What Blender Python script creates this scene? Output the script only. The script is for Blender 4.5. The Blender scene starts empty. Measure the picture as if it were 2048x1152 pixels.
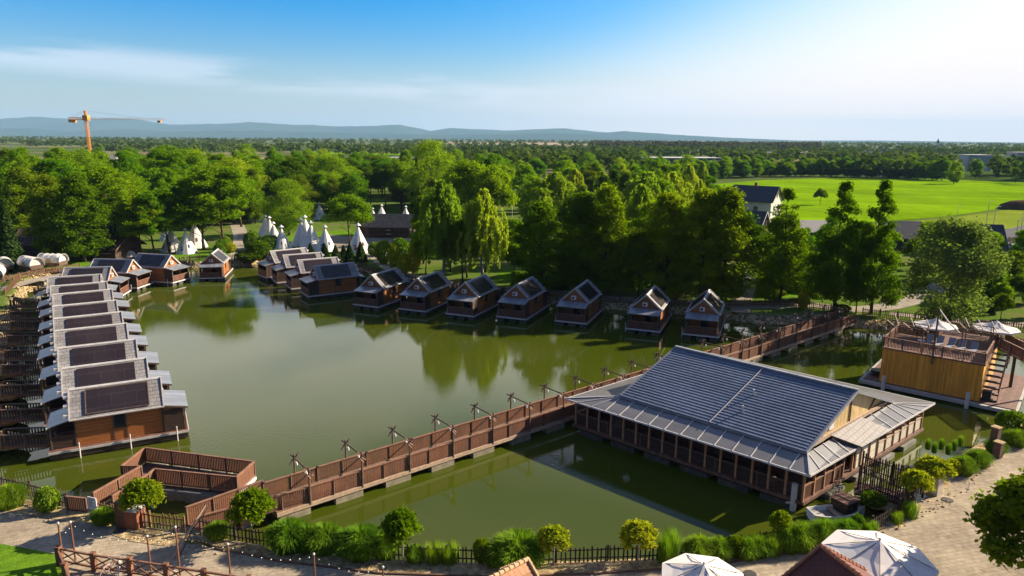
import bpy, math, random
import numpy as np
from mathutils import Vector, noise as mn
random.seed(7); rng=np.random.default_rng(7)
R=math.radians
sc=bpy.context.scene; COL=sc.collection
# ------------------------------------------------------------------ camera
CAMH=24.0; FPX=1400.0; PITCH=R(12.1); ROLL=R(0.4)
cd=bpy.data.cameras.new('camera'); cam=bpy.data.objects.new('camera',cd); COL.objects.link(cam)
cd.sensor_width=36.0; cd.lens=36.0*FPX/2048.0; cd.clip_end=60000; cd.clip_start=0.5
cam.location=(0,0,CAMH)
from mathutils import Matrix
cam.rotation_euler=(Matrix.Rotation(R(90)-PITCH,3,'X')@Matrix.Rotation(ROLL,3,'Z')).to_euler()
sc.camera=cam
# ------------------------------------------------------------------ sun, sky, exposure
SAZ=R(21); SEL=R(26)
sd=bpy.data.lights.new('sun','SUN'); sd.energy=5.0; sd.angle=R(0.55); sd.color=(1,.87,.68)
sun=bpy.data.objects.new('sun',sd); COL.objects.link(sun); sun.location=(80,30,60)
svec=Vector((math.cos(SAZ)*math.cos(SEL),math.sin(SAZ)*math.cos(SEL),math.sin(SEL)))
sun.rotation_euler=svec.to_track_quat('Z','Y').to_euler()
W=bpy.data.worlds.new('World'); sc.world=W; W.use_nodes=True
nt=W.node_tree; N=nt.nodes; L=nt.links; N.clear()
wo=N.new('ShaderNodeOutputWorld'); bg=N.new('ShaderNodeBackground'); bg.inputs[1].default_value=0.075
sky=N.new('ShaderNodeTexSky'); sky.sky_type='NISHITA'; sky.sun_disc=False; sky.sun_elevation=SEL
sky.sun_rotation=R(90)-SAZ; sky.air_density=1.0; sky.dust_density=1.6; sky.ozone_density=2.0
tc=N.new('ShaderNodeTexCoord'); sx=N.new('ShaderNodeSeparateXYZ'); L.new(tc.outputs['Generated'],sx.inputs[0])
def wmr(src,a,b,c=0,d=1):
    m=N.new('ShaderNodeMapRange'); m.interpolation_type='SMOOTHSTEP'; L.new(src,m.inputs[0])
    for i,v in enumerate((a,b,c,d)): m.inputs[i+1].default_value=v
    return m.outputs[0]
def wmath(op,a,b):
    m=N.new('ShaderNodeMath'); m.operation=op
    for i,v in enumerate((a,b)):
        if isinstance(v,(int,float)): m.inputs[i].default_value=v
        else: L.new(v,m.inputs[i])
    return m.outputs[0]
def wmix(f,a,b,bt='MIX'):
    m=N.new('ShaderNodeMix'); m.data_type='RGBA'; m.blend_type=bt
    for s,v in ((0,f),(6,a),(7,b)):
        if isinstance(v,tuple): m.inputs[s].default_value=v
        elif isinstance(v,(int,float)): m.inputs[s].default_value=v
        else: L.new(v,m.inputs[s])
    return m.outputs[2]
elev=wmr(sx.outputs[2],-0.01,0.2); az=wmr(sx.outputs[0],-0.25,1.0,1,0)
blue=wmath('MULTIPLY',elev,az)
c1=wmix(blue,sky.outputs[0],(.0,.60,1.10,1),'MULTIPLY')
# low warm-white air towards the sun, pale blue elsewhere
lowl=wmath('MULTIPLY',wmr(sx.outputs[2],0.0,0.12,1,0),wmr(sx.outputs[0],-0.6,0.0,.35,.75))
c2=wmix(lowl,c1,(3.3,4.2,5.4,1))
right=wmath('MULTIPLY',wmr(wmath('SUBTRACT',sx.outputs[0],wmath('MULTIPLY',sx.outputs[2],2.4)),-0.30,0.36),wmr(sx.outputs[0],.62,.9,.95,.3))
c2=wmix(right,c2,(6.2,5.7,5.7,1))
# thin cirrus
mp=N.new('ShaderNodeMapping'); mp.inputs['Scale'].default_value=(2.2,1.0,22); mp.inputs['Rotation'].default_value=(0,R(-3.5),0); L.new(tc.outputs['Generated'],mp.inputs[0])
nz=N.new('ShaderNodeTexNoise'); nz.inputs['Scale'].default_value=2.0; nz.inputs['Detail'].default_value=8; nz.inputs['Roughness'].default_value=.55; nz.inputs['Distortion'].default_value=.5; L.new(mp.outputs[0],nz.inputs[0])
tilt=wmath('ADD',sx.outputs[2],wmath('MULTIPLY',sx.outputs[0],0.055))
band=wmath('MULTIPLY',wmr(tilt,0.030,0.055),wmr(tilt,0.062,0.085,1,0))
cl=wmath('MULTIPLY',wmath('MULTIPLY',wmr(nz.outputs[0],0.36,0.62),band),.5)
# a second, higher veil that the camera mostly sees mirrored in the lake
nz2=N.new('ShaderNodeTexNoise'); nz2.inputs['Scale'].default_value=1.4; nz2.inputs['Detail'].default_value=4
mp2=N.new('ShaderNodeMapping'); mp2.inputs['Scale'].default_value=(1.5,1.5,6); mp2.inputs['Location'].default_value=(3,1,2); L.new(tc.outputs['Generated'],mp2.inputs[0]); L.new(mp2.outputs[0],nz2.inputs[0])
veil=wmath('MULTIPLY',wmath('MULTIPLY',wmr(nz2.outputs[0],0.27,0.52),wmr(sx.outputs[2],0.18,0.25)),.75)
c3=wmix(cl,c2,(5.0,5.3,6.1,1)); c3=wmix(veil,c3,(9.4,8.9,7.9,1))
# the dome overhead and away from the sun is a much deeper blue
deep=wmath('MAXIMUM',wmr(sx.outputs[2],0.32,0.5),wmr(sx.outputs[1],0.35,-0.05,0,1))
c3=wmix(deep,c3,(.10,.16,.34,1),'MULTIPLY')
L.new(c3,bg.inputs[0]); L.new(bg.outputs[0],wo.inputs[0])
sc.view_settings.view_transform='Standard'; sc.view_settings.look='None'; sc.view_settings.exposure=1.28; sc.view_settings.gamma=1
sc.cycles.transparent_max_bounces=8
# ------------------------------------------------------------------ pixel -> place
def at(px,py,z=1.0):
    u=px-1024; v=py-576; c,s=math.cos(ROLL),math.sin(ROLL); u2=u*c+v*s; v2=-u*s+v*c
    dx=u2/FPX; dy=-v2/FPX
    d=(dx,math.cos(PITCH)+dy*math.sin(PITCH),-math.sin(PITCH)+dy*math.cos(PITCH)); t=(z-CAMH)/d[2]
    return Vector((d[0]*t,d[1]*t,z))
def far(px,py,D):      # a point at forward distance D on the ray
    u=px-1024; v=py-576; c,s=math.cos(ROLL),math.sin(ROLL); u2=u*c+v*s; v2=-u*s+v*c
    dx=u2/FPX; dy=-v2/FPX
    d=(dx,math.cos(PITCH)+dy*math.sin(PITCH),-math.sin(PITCH)+dy*math.cos(PITCH)); t=D/d[1]
    return Vector((d[0]*t,D,CAMH+d[2]*t))
def tall(px,py,ptop,z=1.0):     # height of a thing standing at (px,py) whose top shows at ptop
    b=at(px,py,z); return max(.3,far(px,ptop,b.y).z-z)
# ------------------------------------------------------------------ materials
MATS={}
def mat(name,col,rough=.75,col2=None,scale=3.0,stretch=(1,1,1),bump=0.0,bscale=None,metal=0.0,spec=.4,band=None,brick=None,rand=0.0,translucent=0.0,fine=0.0,rh=1):
    if name in MATS: return MATS[name]
    m=bpy.data.materials.new(name); m.use_nodes=True; t=m.node_tree; n=t.nodes; l=t.links; n.clear()
    out=n.new('ShaderNodeOutputMaterial'); tcn=n.new('ShaderNodeTexCoord'); map_=n.new('ShaderNodeMapping'); map_.inputs['Scale'].default_value=stretch
    l.new(tcn.outputs['Object'],map_.inputs[0])
    def mix(f,a,b,bt='MIX'):
        x=n.new('ShaderNodeMix'); x.data_type='RGBA'; x.blend_type=bt
        for s,v in ((0,f),(6,a),(7,b)):
            if isinstance(v,tuple): x.inputs[s].default_value=v if len(v)==4 else v+(1,)
            elif isinstance(v,(int,float)): x.inputs[s].default_value=v
            else: l.new(v,x.inputs[s])
        return x.outputs[2]
    nz=n.new('ShaderNodeTexNoise'); nz.inputs['Scale'].default_value=scale; nz.inputs['Detail'].default_value=5; l.new(map_.outputs[0],nz.inputs[0])
    rp=n.new('ShaderNodeMapRange'); rp.inputs[1].default_value=.33; rp.inputs[2].default_value=.67; l.new(nz.outputs[0],rp.inputs[0])
    c=mix(rp.outputs[0],col,col2 or tuple(x*.72 for x in col))
    hsrc=nz.outputs[0]
    if fine:
        n2=n.new('ShaderNodeTexNoise'); n2.inputs['Scale'].default_value=scale*9; n2.inputs['Detail'].default_value=4; l.new(tcn.outputs['Object'],n2.inputs[0])
        r2=n.new('ShaderNodeMapRange'); r2.inputs[1].default_value=.3; r2.inputs[2].default_value=.7; r2.inputs[3].default_value=1-fine; r2.inputs[4].default_value=1+fine; l.new(n2.outputs[0],r2.inputs[0])
        cc=n.new('ShaderNodeVectorMath'); cc.operation='SCALE'; l.new(c,cc.inputs[0]); l.new(r2.outputs[0],cc.inputs[3]); c=cc.outputs[0]
    if band:      # (weights xyz, pitch m, width fraction, darkening, per-board variation)
        w,p,fr,dk=band[:4]; dt=n.new('ShaderNodeVectorMath'); dt.operation='DOT_PRODUCT'; dt.inputs[1].default_value=tuple(x/p for x in w); l.new(tcn.outputs['Object'],dt.inputs[0])
        fr_=n.new('ShaderNodeMath'); fr_.operation='FRACT'; l.new(dt.outputs['Value'],fr_.inputs[0])
        lt=n.new('ShaderNodeMath'); lt.operation='LESS_THAN'; l.new(fr_.outputs[0],lt.inputs[0]); lt.inputs[1].default_value=fr
        fl=n.new('ShaderNodeMath'); fl.operation='FLOOR'; l.new(dt.outputs['Value'],fl.inputs[0])
        wn=n.new('ShaderNodeTexWhiteNoise'); wn.noise_dimensions='1D'; l.new(fl.outputs[0],wn.inputs['W'])
        vr=n.new('ShaderNodeMapRange'); vr.inputs[3].default_value=.78; vr.inputs[4].default_value=1.15; l.new(wn.outputs[0],vr.inputs[0])
        cc=n.new('ShaderNodeVectorMath'); cc.operation='SCALE'; l.new(c,cc.inputs[0]); l.new(vr.outputs[0],cc.inputs[3])
        c=mix(lt.outputs[0],cc.outputs[0],tuple(x*dk for x in col)); hsrc=lt.outputs[0]
    if brick:     # (weights for x, weights for y, width, height, mortar size, mortar colour)
        wx,wy,bw,bh,ms,mc=brick
        d1=n.new('ShaderNodeVectorMath'); d1.operation='DOT_PRODUCT'; d1.inputs[1].default_value=wx; l.new(tcn.outputs['Object'],d1.inputs[0])
        d2=n.new('ShaderNodeVectorMath'); d2.operation='DOT_PRODUCT'; d2.inputs[1].default_value=wy; l.new(tcn.outputs['Object'],d2.inputs[0])
        cb=n.new('ShaderNodeCombineXYZ'); l.new(d1.outputs['Value'],cb.inputs[0]); l.new(d2.outputs['Value'],cb.inputs[1])
        bt=n.new('ShaderNodeTexBrick'); bt.inputs['Scale'].default_value=1; bt.inputs['Brick Width'].default_value=bw; bt.inputs['Row Height'].default_value=bh; bt.inputs['Mortar Size'].default_value=ms
        bt.inputs['Color1'].default_value=(1,1,1,1); bt.inputs['Color2'].default_value=(.8,.8,.8,1); bt.inputs['Mortar'].default_value=(mc,mc,mc,1); l.new(cb.outputs[0],bt.inputs[0])
        c=mix(1.0,c,bt.outputs[0],'MULTIPLY'); hsrc=bt.outputs['Fac']
    if rand:
        oi=n.new('ShaderNodeObjectInfo'); hs=n.new('ShaderNodeHueSaturation')
        r3=n.new('ShaderNodeMapRange'); r3.inputs[3].default_value=.5-rand*.045*rh; r3.inputs[4].default_value=.5+rand*.05*rh; l.new(oi.outputs['Random'],r3.inputs[0]); l.new(r3.outputs[0],hs.inputs[0])
        r4=n.new('ShaderNodeMapRange'); r4.inputs[3].default_value=1+rand*.4; r4.inputs[4].default_value=1-rand*.4; l.new(oi.outputs['Random'],r4.inputs[0]); l.new(r4.outputs[0],hs.inputs[2])
        l.new(c,hs.inputs[4]); c=hs.outputs[0]
    if translucent:
        d=n.new('ShaderNodeBsdfDiffuse'); l.new(c,d.inputs[0]); tr=n.new('ShaderNodeBsdfTranslucent'); l.new(mix(1.0,c,(1.12,1.25,.35,1),'MULTIPLY'),tr.inputs[0])
        mx=n.new('ShaderNodeMixShader'); mx.inputs[0].default_value=translucent; l.new(d.outputs[0],mx.inputs[1]); l.new(tr.outputs[0],mx.inputs[2])
        l.new(mx.outputs[0],out.inputs[0])
    else:
        b=n.new('ShaderNodeBsdfPrincipled'); l.new(c,b.inputs['Base Color']); b.inputs['Roughness'].default_value=rough; spec=0 if rough>=.9 else spec; b.inputs['Metallic'].default_value=metal; b.inputs['Specular IOR Level'].default_value=spec
        if bump:
            bp=n.new('ShaderNodeBump'); bp.inputs['Strength'].default_value=min(1,abs(bump)); bp.inputs['Distance'].default_value=.05 if bscale is None else bscale; bp.invert=bool(band or brick); l.new(hsrc,bp.inputs['Height']); l.new(bp.outputs[0],b.inputs['Normal'])
        l.new(b.outputs[0],out.inputs[0])
    MATS[name]=m; return m
wood_o=mat('orange_timber_cladding',(.40,.145,.035),.55,(.30,.10,.025),2.5,(.6,.6,6),band=((0,0,1),.14,.1,.35),bump=.4,bscale=.01,rand=.35,rh=.15)
wood_y=mat('honey_timber_cladding',(.78,.36,.04),.55,(.60,.25,.025),1.2,(3,3,.5),band=((1,1,0),.13,.07,.5),bump=.3,bscale=.01)
wood_d=mat('dark_stained_timber',(.075,.042,.028),.6,(.04,.022,.015),3,(1,1,4),band=((0,0,1),.12,.12,.3),bump=.4,bscale=.01)
wood_r=mat('red_brown_timber_slats',(.21,.085,.042),.65,(.135,.065,.04),1.3,(1,1,.4),fine=.3,rand=.35,rh=.1)
wood_r2=mat('red_brown_timber_rail',(.28,.14,.08),.6,(.19,.095,.06),2,fine=.2)
wood_g=mat('grey_brown_timber',(.16,.10,.07),.75,(.09,.055,.038),5)
wood_deck=mat('brown_deck_boards',(.20,.10,.065),.6,(.13,.06,.04),2,(1,1,1),band=((1,0,0),.15,.1,.4),bump=.2,bscale=.01)
wood_pale=mat('pale_bleached_timber',(.50,.36,.25),.7,(.36,.25,.17),4)
fence_d=mat('dark_fence_timber',(.055,.032,.022),.75,(.03,.018,.012),6)
fence_l=mat('weathered_fence_timber',(.20,.105,.055),.75,(.12,.06,.03),6)
shing=mat('grey_roof_tiles',(.37,.345,.33),.42,(.24,.225,.215),.9,rand=.3,rh=0,fine=.12,brick=((1,0,0),(0,0,1.35),.42,.30,.02,.42),bump=.8,bscale=.03,spec=.6)
trim=mat('pale_grey_trim',(.62,.58,.55),.5,(.5,.47,.45),3)
solar=mat('black_solar_panel',(.026,.017,.017),.25,(.034,.023,.023),.6,rand=.3,rh=0,brick=((1,0,0),(0,0,1.35),1.75,.95,.012,2.4),spec=.55)
metalroof=mat('blue_grey_sheet_roof',(.33,.35,.38),.34,(.27,.29,.33),1,(1,1,1),band=((0,1,0),.33,.1,.6),bump=.5,bscale=.02,metal=.35)
concrete=mat('concrete_float',(.26,.24,.20),.85,(.15,.14,.11),2,fine=.2)
white_p=mat('white_paint',(.78,.77,.74),.5,(.68,.67,.64),3)
glass_d=mat('dark_window_glass',(.02,.022,.025),.06,(.03,.03,.035),2,spec=.8)
stone=mat('yellow_stone_gravel',(.55,.42,.23),.9,(.22,.15,.08),3.2,fine=.5,bump=1,bscale=.12)
stone_obj=mat('yellow_boulders',(.52,.40,.23),.9,(.32,.23,.12),3,fine=.3)
# ------------------------------------------------------------------ mesh helper
class MB:
    def __init__(s): s.v=[]; s.f=[]
    def poly(s,pts):
        i=len(s.v); s.v+= [tuple(p) for p in pts]; s.f.append(tuple(range(i,i+len(pts))))
    def hexa(s,b,t):      # 4 bottom, 4 top points, both counter-clockwise from above
        i=len(s.v); s.v+=[tuple(p) for p in b]+[tuple(p) for p in t]; n=len(b)
        s.f.append(tuple(i+k for k in range(n-1,-1,-1))); s.f.append(tuple(i+n+k for k in range(n)))
        for k in range(n): s.f.append((i+k,i+(k+1)%n,i+n+(k+1)%n,i+n+k))
        return s
    def box(s,x0,x1,y0,y1,z0,z1):
        return s.hexa([(x0,y0,z0),(x1,y0,z0),(x1,y1,z0),(x0,y1,z0)],[(x0,y0,z1),(x1,y0,z1),(x1,y1,z1),(x0,y1,z1)])
    def prism(s,pts,z0,z1): return s.hexa([(p[0],p[1],z0) for p in pts],[(p[0],p[1],z1) for p in pts])
    def beam(s,p,q,w,h=None):
        h=h or w; p=Vector(p); q=Vector(q); d=(q-p).normalized(); up=Vector((0,0,1)) if abs(d.z)<.95 else Vector((1,0,0))
        a=d.cross(up).normalized()*w/2; b=a.cross(d).normalized()*h/2
        return s.hexa([p-a-b,p+a-b,p+a+b,p-a+b],[q-a-b,q+a-b,q+a+b,q-a+b])
    def slab(s,quad,t):    # thick sheet: quad given ccw seen from outside, thickness t inwards along its normal
        q=[Vector(p) for p in quad]; nrm=(q[1]-q[0]).cross(q[-1]-q[0]).normalized()
        return s.hexa([p-nrm*t for p in q],q)
    def tube(s,pts,rad,n=8,cap=True):
        i0=len(s.v); P_=[Vector(p) for p in pts]
        for k,p in enumerate(P_):
            d=(P_[min(k+1,len(P_)-1)]-P_[max(k-1,0)]).normalized(); up=Vector((0,0,1)) if abs(d.z)<.9 else Vector((1,0,0))
            a=d.cross(up).normalized(); b=a.cross(d)
            r=rad[k] if hasattr(rad,'__len__') else rad
            for j in range(n):
                th=2*math.pi*j/n; s.v.append(tuple(p+a*r*math.cos(th)+b*r*math.sin(th)))
        for k in range(len(P_)-1):
            for j in range(n):
                a=i0+k*n+j; b=i0+k*n+(j+1)%n; s.f.append((a,b,b+n,a+n))
        if cap: s.f.append(tuple(i0+j for j in range(n-1,-1,-1))); s.f.append(tuple(i0+(len(P_)-1)*n+j for j in range(n)))
        return s
    def ball(s,c,r,n=8,m=5,sq=(1,1,1)):
        pts=[(c[0],c[1],c[2]-r*sq[2])]; i0=len(s.v); s.v.append(pts[0])
        for k in range(1,m):
            ph=-math.pi/2+math.pi*k/m
            for j in range(n):
                th=2*math.pi*j/n; s.v.append((c[0]+r*sq[0]*math.cos(ph)*math.cos(th),c[1]+r*sq[1]*math.cos(ph)*math.sin(th),c[2]+r*sq[2]*math.sin(ph)))
        s.v.append((c[0],c[1],c[2]+r*sq[2])); last=len(s.v)-1
        for j in range(n): s.f.append((i0,i0+1+(j+1)%n,i0+1+j)); s.f.append((last,last-n+j,last-n+(j+1)%n))
        for k in range(m-2):
            for j in range(n):
                a=i0+1+k*n+j; b=i0+1+k*n+(j+1)%n; s.f.append((a,b,b+n,a+n))
        return s
    def build(s,name,m,parent=None,smooth=False,world=False):
        me=bpy.data.meshes.new(name)
        v=s.v
        if world and parent is not None:
            o=parent.location; v=[(x-o.x,y-o.y,z-o.z) for x,y,z in v]
        me.from_pydata(v,[],s.f); me.materials.append(m)
        if smooth: me.polygons.foreach_set('use_smooth',[True]*len(me.polygons))
        me.update(); ob=bpy.data.objects.new(name,me); COL.objects.link(ob)
        if parent is not None: ob.parent=parent
        return ob
def tag(o,label=None,cat=None,group=None,kind=None):
    if label: o['label']=label
    if cat: o['category']=cat
    if group: o['group']=group
    if kind: o['kind']=kind
    return o
def thing(name,label,cat,loc=(0,0,0),rz=0,group=None):
    o=bpy.data.objects.new(name,None); COL.objects.link(o); o.location=loc; o.rotation_euler=(0,0,rz); o.empty_display_size=.3
    return tag(o,label,cat,group)
KIDS={}
def kids(o):
    return [c for c in COL.objects if c.parent==o]
def dup(src,tree,loc,rz=0,scale=None,label=None,group=None):
    r=src.copy(); COL.objects.link(r); r.location=loc; r.rotation_euler=(0,0,rz)
    if scale: r.scale=scale
    if label: r['label']=label
    if group: r['group']=group
    for c,gs in tree:
        cc=c.copy(); COL.objects.link(cc); cc.parent=r
        for g in gs:
            gg=g.copy(); COL.objects.link(gg); gg.parent=cc
    return r
def treeof(o): return [(c,kids(c)) for c in kids(o)]
def struct(name,mb,m,**k): return tag(mb.build(name,m,**k),kind='structure')
def arrmesh(name,V,Fq,m,parent=None,smooth=False,normals=None):
    me=bpy.data.meshes.new(name); V=np.asarray(V,dtype=np.float32); Fq=np.asarray(Fq,dtype=np.int32); k=Fq.shape[1]
    me.vertices.add(len(V)); me.vertices.foreach_set('co',V.ravel()); me.loops.add(Fq.size); me.loops.foreach_set('vertex_index',Fq.ravel())
    me.polygons.add(len(Fq)); me.polygons.foreach_set('loop_start',np.arange(0,Fq.size,k,dtype=np.int32)); me.polygons.foreach_set('loop_total',np.full(len(Fq),k,dtype=np.int32))
    me.materials.append(m); me.update(calc_edges=True)
    if smooth: me.polygons.foreach_set('use_smooth',np.ones(len(Fq),dtype=bool))
    ob=bpy.data.objects.new(name,me); COL.objects.link(ob)
    if parent is not None: ob.parent=parent
    return ob
# ------------------------------------------------------------------ lake outline and terrain
lake_px=[(30,905),(22,960),(110,1002),(200,1030),(330,1052),(380,1062),(520,1088),(640,1106),(800,1112),(960,1116),(1110,1112),(1310,1108),(1480,1090),(1600,1062),(1680,1052),(1760,1020),(1830,985),(1880,935),(1950,888),(2005,850),(2080,790),(2230,735),(2160,700),(2048,706),(1990,694),(1900,672),(1740,662),(1690,657),(1640,648),(1560,654),(1500,650),(1450,642),(1380,634),(1240,624),(1180,620),(1100,610),(1000,602),(930,595),(840,584),(775,574),(735,556),(680,540),(600,526),(540,526),(500,534),(430,536),(375,540),(340,528),(270,517),(200,520),(120,548),(80,572),(62,600),(52,650),(42,690),(30,730),(22,770),(16,820),(14,860)]
lake=np.array([at(x,y,0)[:2] for x,y in lake_px])
def sdist(X,Y):     # signed distance to the lake outline, negative inside
    P_=np.stack([X.ravel(),Y.ravel()],1); d=np.full(len(P_),1e9); ins=np.zeros(len(P_),bool); n=len(lake)
    for i in range(n):
        a=lake[i]; b=lake[(i+1)%n]; ab=b-a; t=np.clip(((P_-a)@ab)/(ab@ab),0,1); q=a+t[:,None]*ab; d=np.minimum(d,np.hypot(*(P_-q).T))
        c=((a[1]>P_[:,1])!=(b[1]>P_[:,1])); 
        with np.errstate(divide='ignore',invalid='ignore'): xi=(b[0]-a[0])*(P_[:,1]-a[1])/(b[1]-a[1])+a[0]
        ins^=c&(P_[:,0]<xi)
    return np.where(ins,-d,d).reshape(X.shape)
def axis(lo,hi,step,LO,HI):
    a=list(np.arange(lo,hi,step)); s=step; x=hi
    while x<HI: a.append(x); s*=1.25; x+=s
    a.append(HI); s=step; x=lo; pre=[]
    while x>LO: s*=1.25; x-=s; pre.append(max(x,LO))
    return np.array(sorted(set(pre+a)))
xs=axis(-88,78,.75,-16000,16000); ys=axis(30,136,.75,-60,17000)
X,Y=np.meshgrid(xs,ys,indexing='ij'); D=sdist(X,Y)
t=np.clip((D+.6)/3.0,0,1); Z=-1.3+2.3*t*t*(3-2*t)
Z+=np.where((D>-.5)&(D<3),rng.normal(0,.05,Z.shape),0); Z=np.minimum(Z,1.0)
nx,ny=X.shape; idx=np.arange(nx*ny).reshape(nx,ny)
F=np.stack([idx[:-1,:-1],idx[1:,:-1],idx[1:,1:],idx[:-1,1:]],-1).reshape(-1,4)
def ground_mat():
    m=bpy.data.materials.new('grass_ground_with_stony_banks'); m.use_nodes=True; t=m.node_tree; n=t.nodes; l=t.links; b=n['Principled BSDF']; b.inputs['Roughness'].default_value=.95; b.inputs['Specular IOR Level'].default_value=0
    g=n.new('ShaderNodeNewGeometry'); sp=n.new('ShaderNodeSeparateXYZ'); l.new(g.outputs['Position'],sp.inputs[0])
    def noise(s,d=4):
        q=n.new('ShaderNodeTexNoise'); q.inputs['Scale'].default_value=s; q.inputs['Detail'].default_value=d; l.new(g.outputs['Position'],q.inputs[0]); return q.outputs[0]
    def ramp(src,st):
        r=n.new('ShaderNodeValToRGB'); l.new(src,r.inputs[0]); e=r.color_ramp.elements
        while len(e)<len(st): e.new(.5)
        for k,(p,c) in enumerate(st): e[k].position=p; e[k].color=c+(1,)
        return r.outputs[0]
    def mix(f,a,b_,bt='MIX'):
        x=n.new('ShaderNodeMix'); x.data_type='RGBA'; x.blend_type=bt
        for s,v in ((0,f),(6,a),(7,b_)):
            if isinstance(v,(int,float)): x.inputs[s].default_value=v
            else: l.new(v,x.inputs[s])
        return x.outputs[2]
    grass=mix(.5,ramp(noise(.12),[(.3,(.07,.12,.02)),(.5,(.10,.16,.025)),(.62,(.17,.15,.06))]),ramp(noise(3,8),[(.3,(.05,.09,.012)),(.7,(.15,.20,.04))]))
    bank=ramp(noise(2.6,9),[(.36,(.09,.065,.03)),(.5,(.26,.19,.10)),(.62,(.48,.37,.20))])
    farc=ramp(noise(.0035,6),[(.35,(.05,.085,.02)),(.5,(.09,.12,.035)),(.56,(.24,.20,.11)),(.62,(.08,.12,.03))])
    mr=n.new('ShaderNodeMapRange'); mr.inputs[1].default_value=.82; mr.inputs[2].default_value=.99; l.new(sp.outputs[2],mr.inputs[0])
    mf=n.new('ShaderNodeMapRange'); mf.inputs[1].default_value=230; mf.inputs[2].default_value=420; l.new(sp.outputs[1],mf.inputs[0])
    l.new(mix(mf.outputs[0],mix(mr.outputs[0],bank,grass),farc),b.inputs['Base Color'])
    bp=n.new('ShaderNodeBump'); bp.inputs['Strength'].default_value=.8; bp.inputs['Distance'].default_value=.15; l.new(noise(5,8),bp.inputs['Height']); l.new(bp.outputs[0],b.inputs['Normal'])
    return m
g=arrmesh('ground',np.stack([X.ravel(),Y.ravel(),Z.ravel()],1),F,ground_mat(),smooth=True); tag(g,kind='structure')
# water
def water_mat():
    m=bpy.data.materials.new('murky_green_lake_water'); m.use_nodes=True; t=m.node_tree; n=t.nodes; l=t.links; b=n['Principled BSDF']
    g=n.new('ShaderNodeNewGeometry')
    def noise(s,d,st=(1,1,1)):
        mp=n.new('ShaderNodeMapping'); mp.inputs['Scale'].default_value=st; l.new(g.outputs['Position'],mp.inputs[0])
        q=n.new('ShaderNodeTexNoise'); q.inputs['Scale'].default_value=s; q.inputs['Detail'].default_value=d; l.new(mp.outputs[0],q.inputs[0]); return q.outputs[0]
    r=n.new('ShaderNodeValToRGB'); l.new(noise(.05,3),r.inputs[0]); e=r.color_ramp.elements; e[0].position=.35; e[0].color=(.046,.064,.003,1); e[1].position=.65; e[1].color=(.062,.074,.007,1)
    l.new(r.outputs[0],b.inputs['Base Color']); b.inputs['Roughness'].default_value=.035; b.inputs['IOR'].default_value=1.40
    mr=n.new('ShaderNodeMapRange'); l.new(noise(.06,2),mr.inputs[0]); mr.inputs[1].default_value=.4; mr.inputs[2].default_value=.62; mr.inputs[3].default_value=.10; mr.inputs[4].default_value=.42
    bp=n.new('ShaderNodeBump'); bp.inputs['Distance'].default_value=.018; l.new(mr.outputs[0],bp.inputs['Strength']); l.new(noise(2.4,3,(1,1.8,1)),bp.inputs['Height']); l.new(bp.outputs[0],b.inputs['Normal'])
    return m
mb=MB(); mb.poly([(-75,33,0),(85,33,0),(85,134,0),(-75,134,0)]); struct('lake_water',mb,water_mat())
# paving, lawns, paths
paving=mat('sandy_stone_paving',(.47,.385,.275),.9,(.33,.265,.19),.35,brick=((1,.25,0),(-.25,1,0),.55,.3,.025,.72),fine=.18,bump=.3,bscale=.01)
grav=mat('pale_gravel_path',(.36,.31,.25),.9,(.26,.22,.17),.5,fine=.2)
lawn=mat('short_green_lawn',(.13,.24,.015),.95,(.08,.16,.012),1.2,fine=.35,bump=.6)
fieldm=mat('bright_green_crop_field',(.19,.33,.004),.95,(.125,.235,.003),.03,(1,.3,1),fine=.14,band=((.25,1,0),9,.10,.82),spec=.1)
asph=mat('grey_asphalt',(.17,.16,.155),.9,(.13,.12,.12),1,fine=.15)
soil=mat('dark_brown_soil',(.12,.075,.05),.95,(.07,.045,.03),.2,fine=.3)
dry=mat('dry_grass_verge',(.20,.25,.03),.95,(.15,.20,.02),.1,fine=.2)
def sheet(name,pts,z,m,px=True):
    q=MB(); q.poly([(at(a,b,z) if px else (a,b,z)) for a,b in pts]); o=struct(name,q,m)
    me=o.data; me.update()
    if me.polygons[0].normal.z<0: me.flip_normals()
    return o
def ribbon(name,pts,w,z,m):
    P_=[at(a,b,z) for a,b in pts]; Lf=[];Rt=[]
    # smooth
    Q_=[]
    for i in range(len(P_)-1):
        p0=P_[max(i-1,0)];p1=P_[i];p2=P_[i+1];p3=P_[min(i+2,len(P_)-1)]
        for k in range(6):
            t=k/6; Q_.append(.5*((2*p1)+(p2-p0)*t+(2*p0-5*p1+4*p2-p3)*t*t+(3*p1-p0-3*p2+p3)*t**3))
    Q_.append(P_[-1])
    for i,p in enumerate(Q_):
        d=(Q_[min(i+1,len(Q_)-1)]-Q_[max(i-1,0)]).normalized(); nn=Vector((-d.y,d.x,0))*w/2; Lf.append(p+nn); Rt.append(p-nn)
    q=MB()
    for i in range(len(Q_)-1): q.poly([Rt[i],Rt[i+1],Lf[i+1],Lf[i]])
    return struct(name,q,m)
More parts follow.
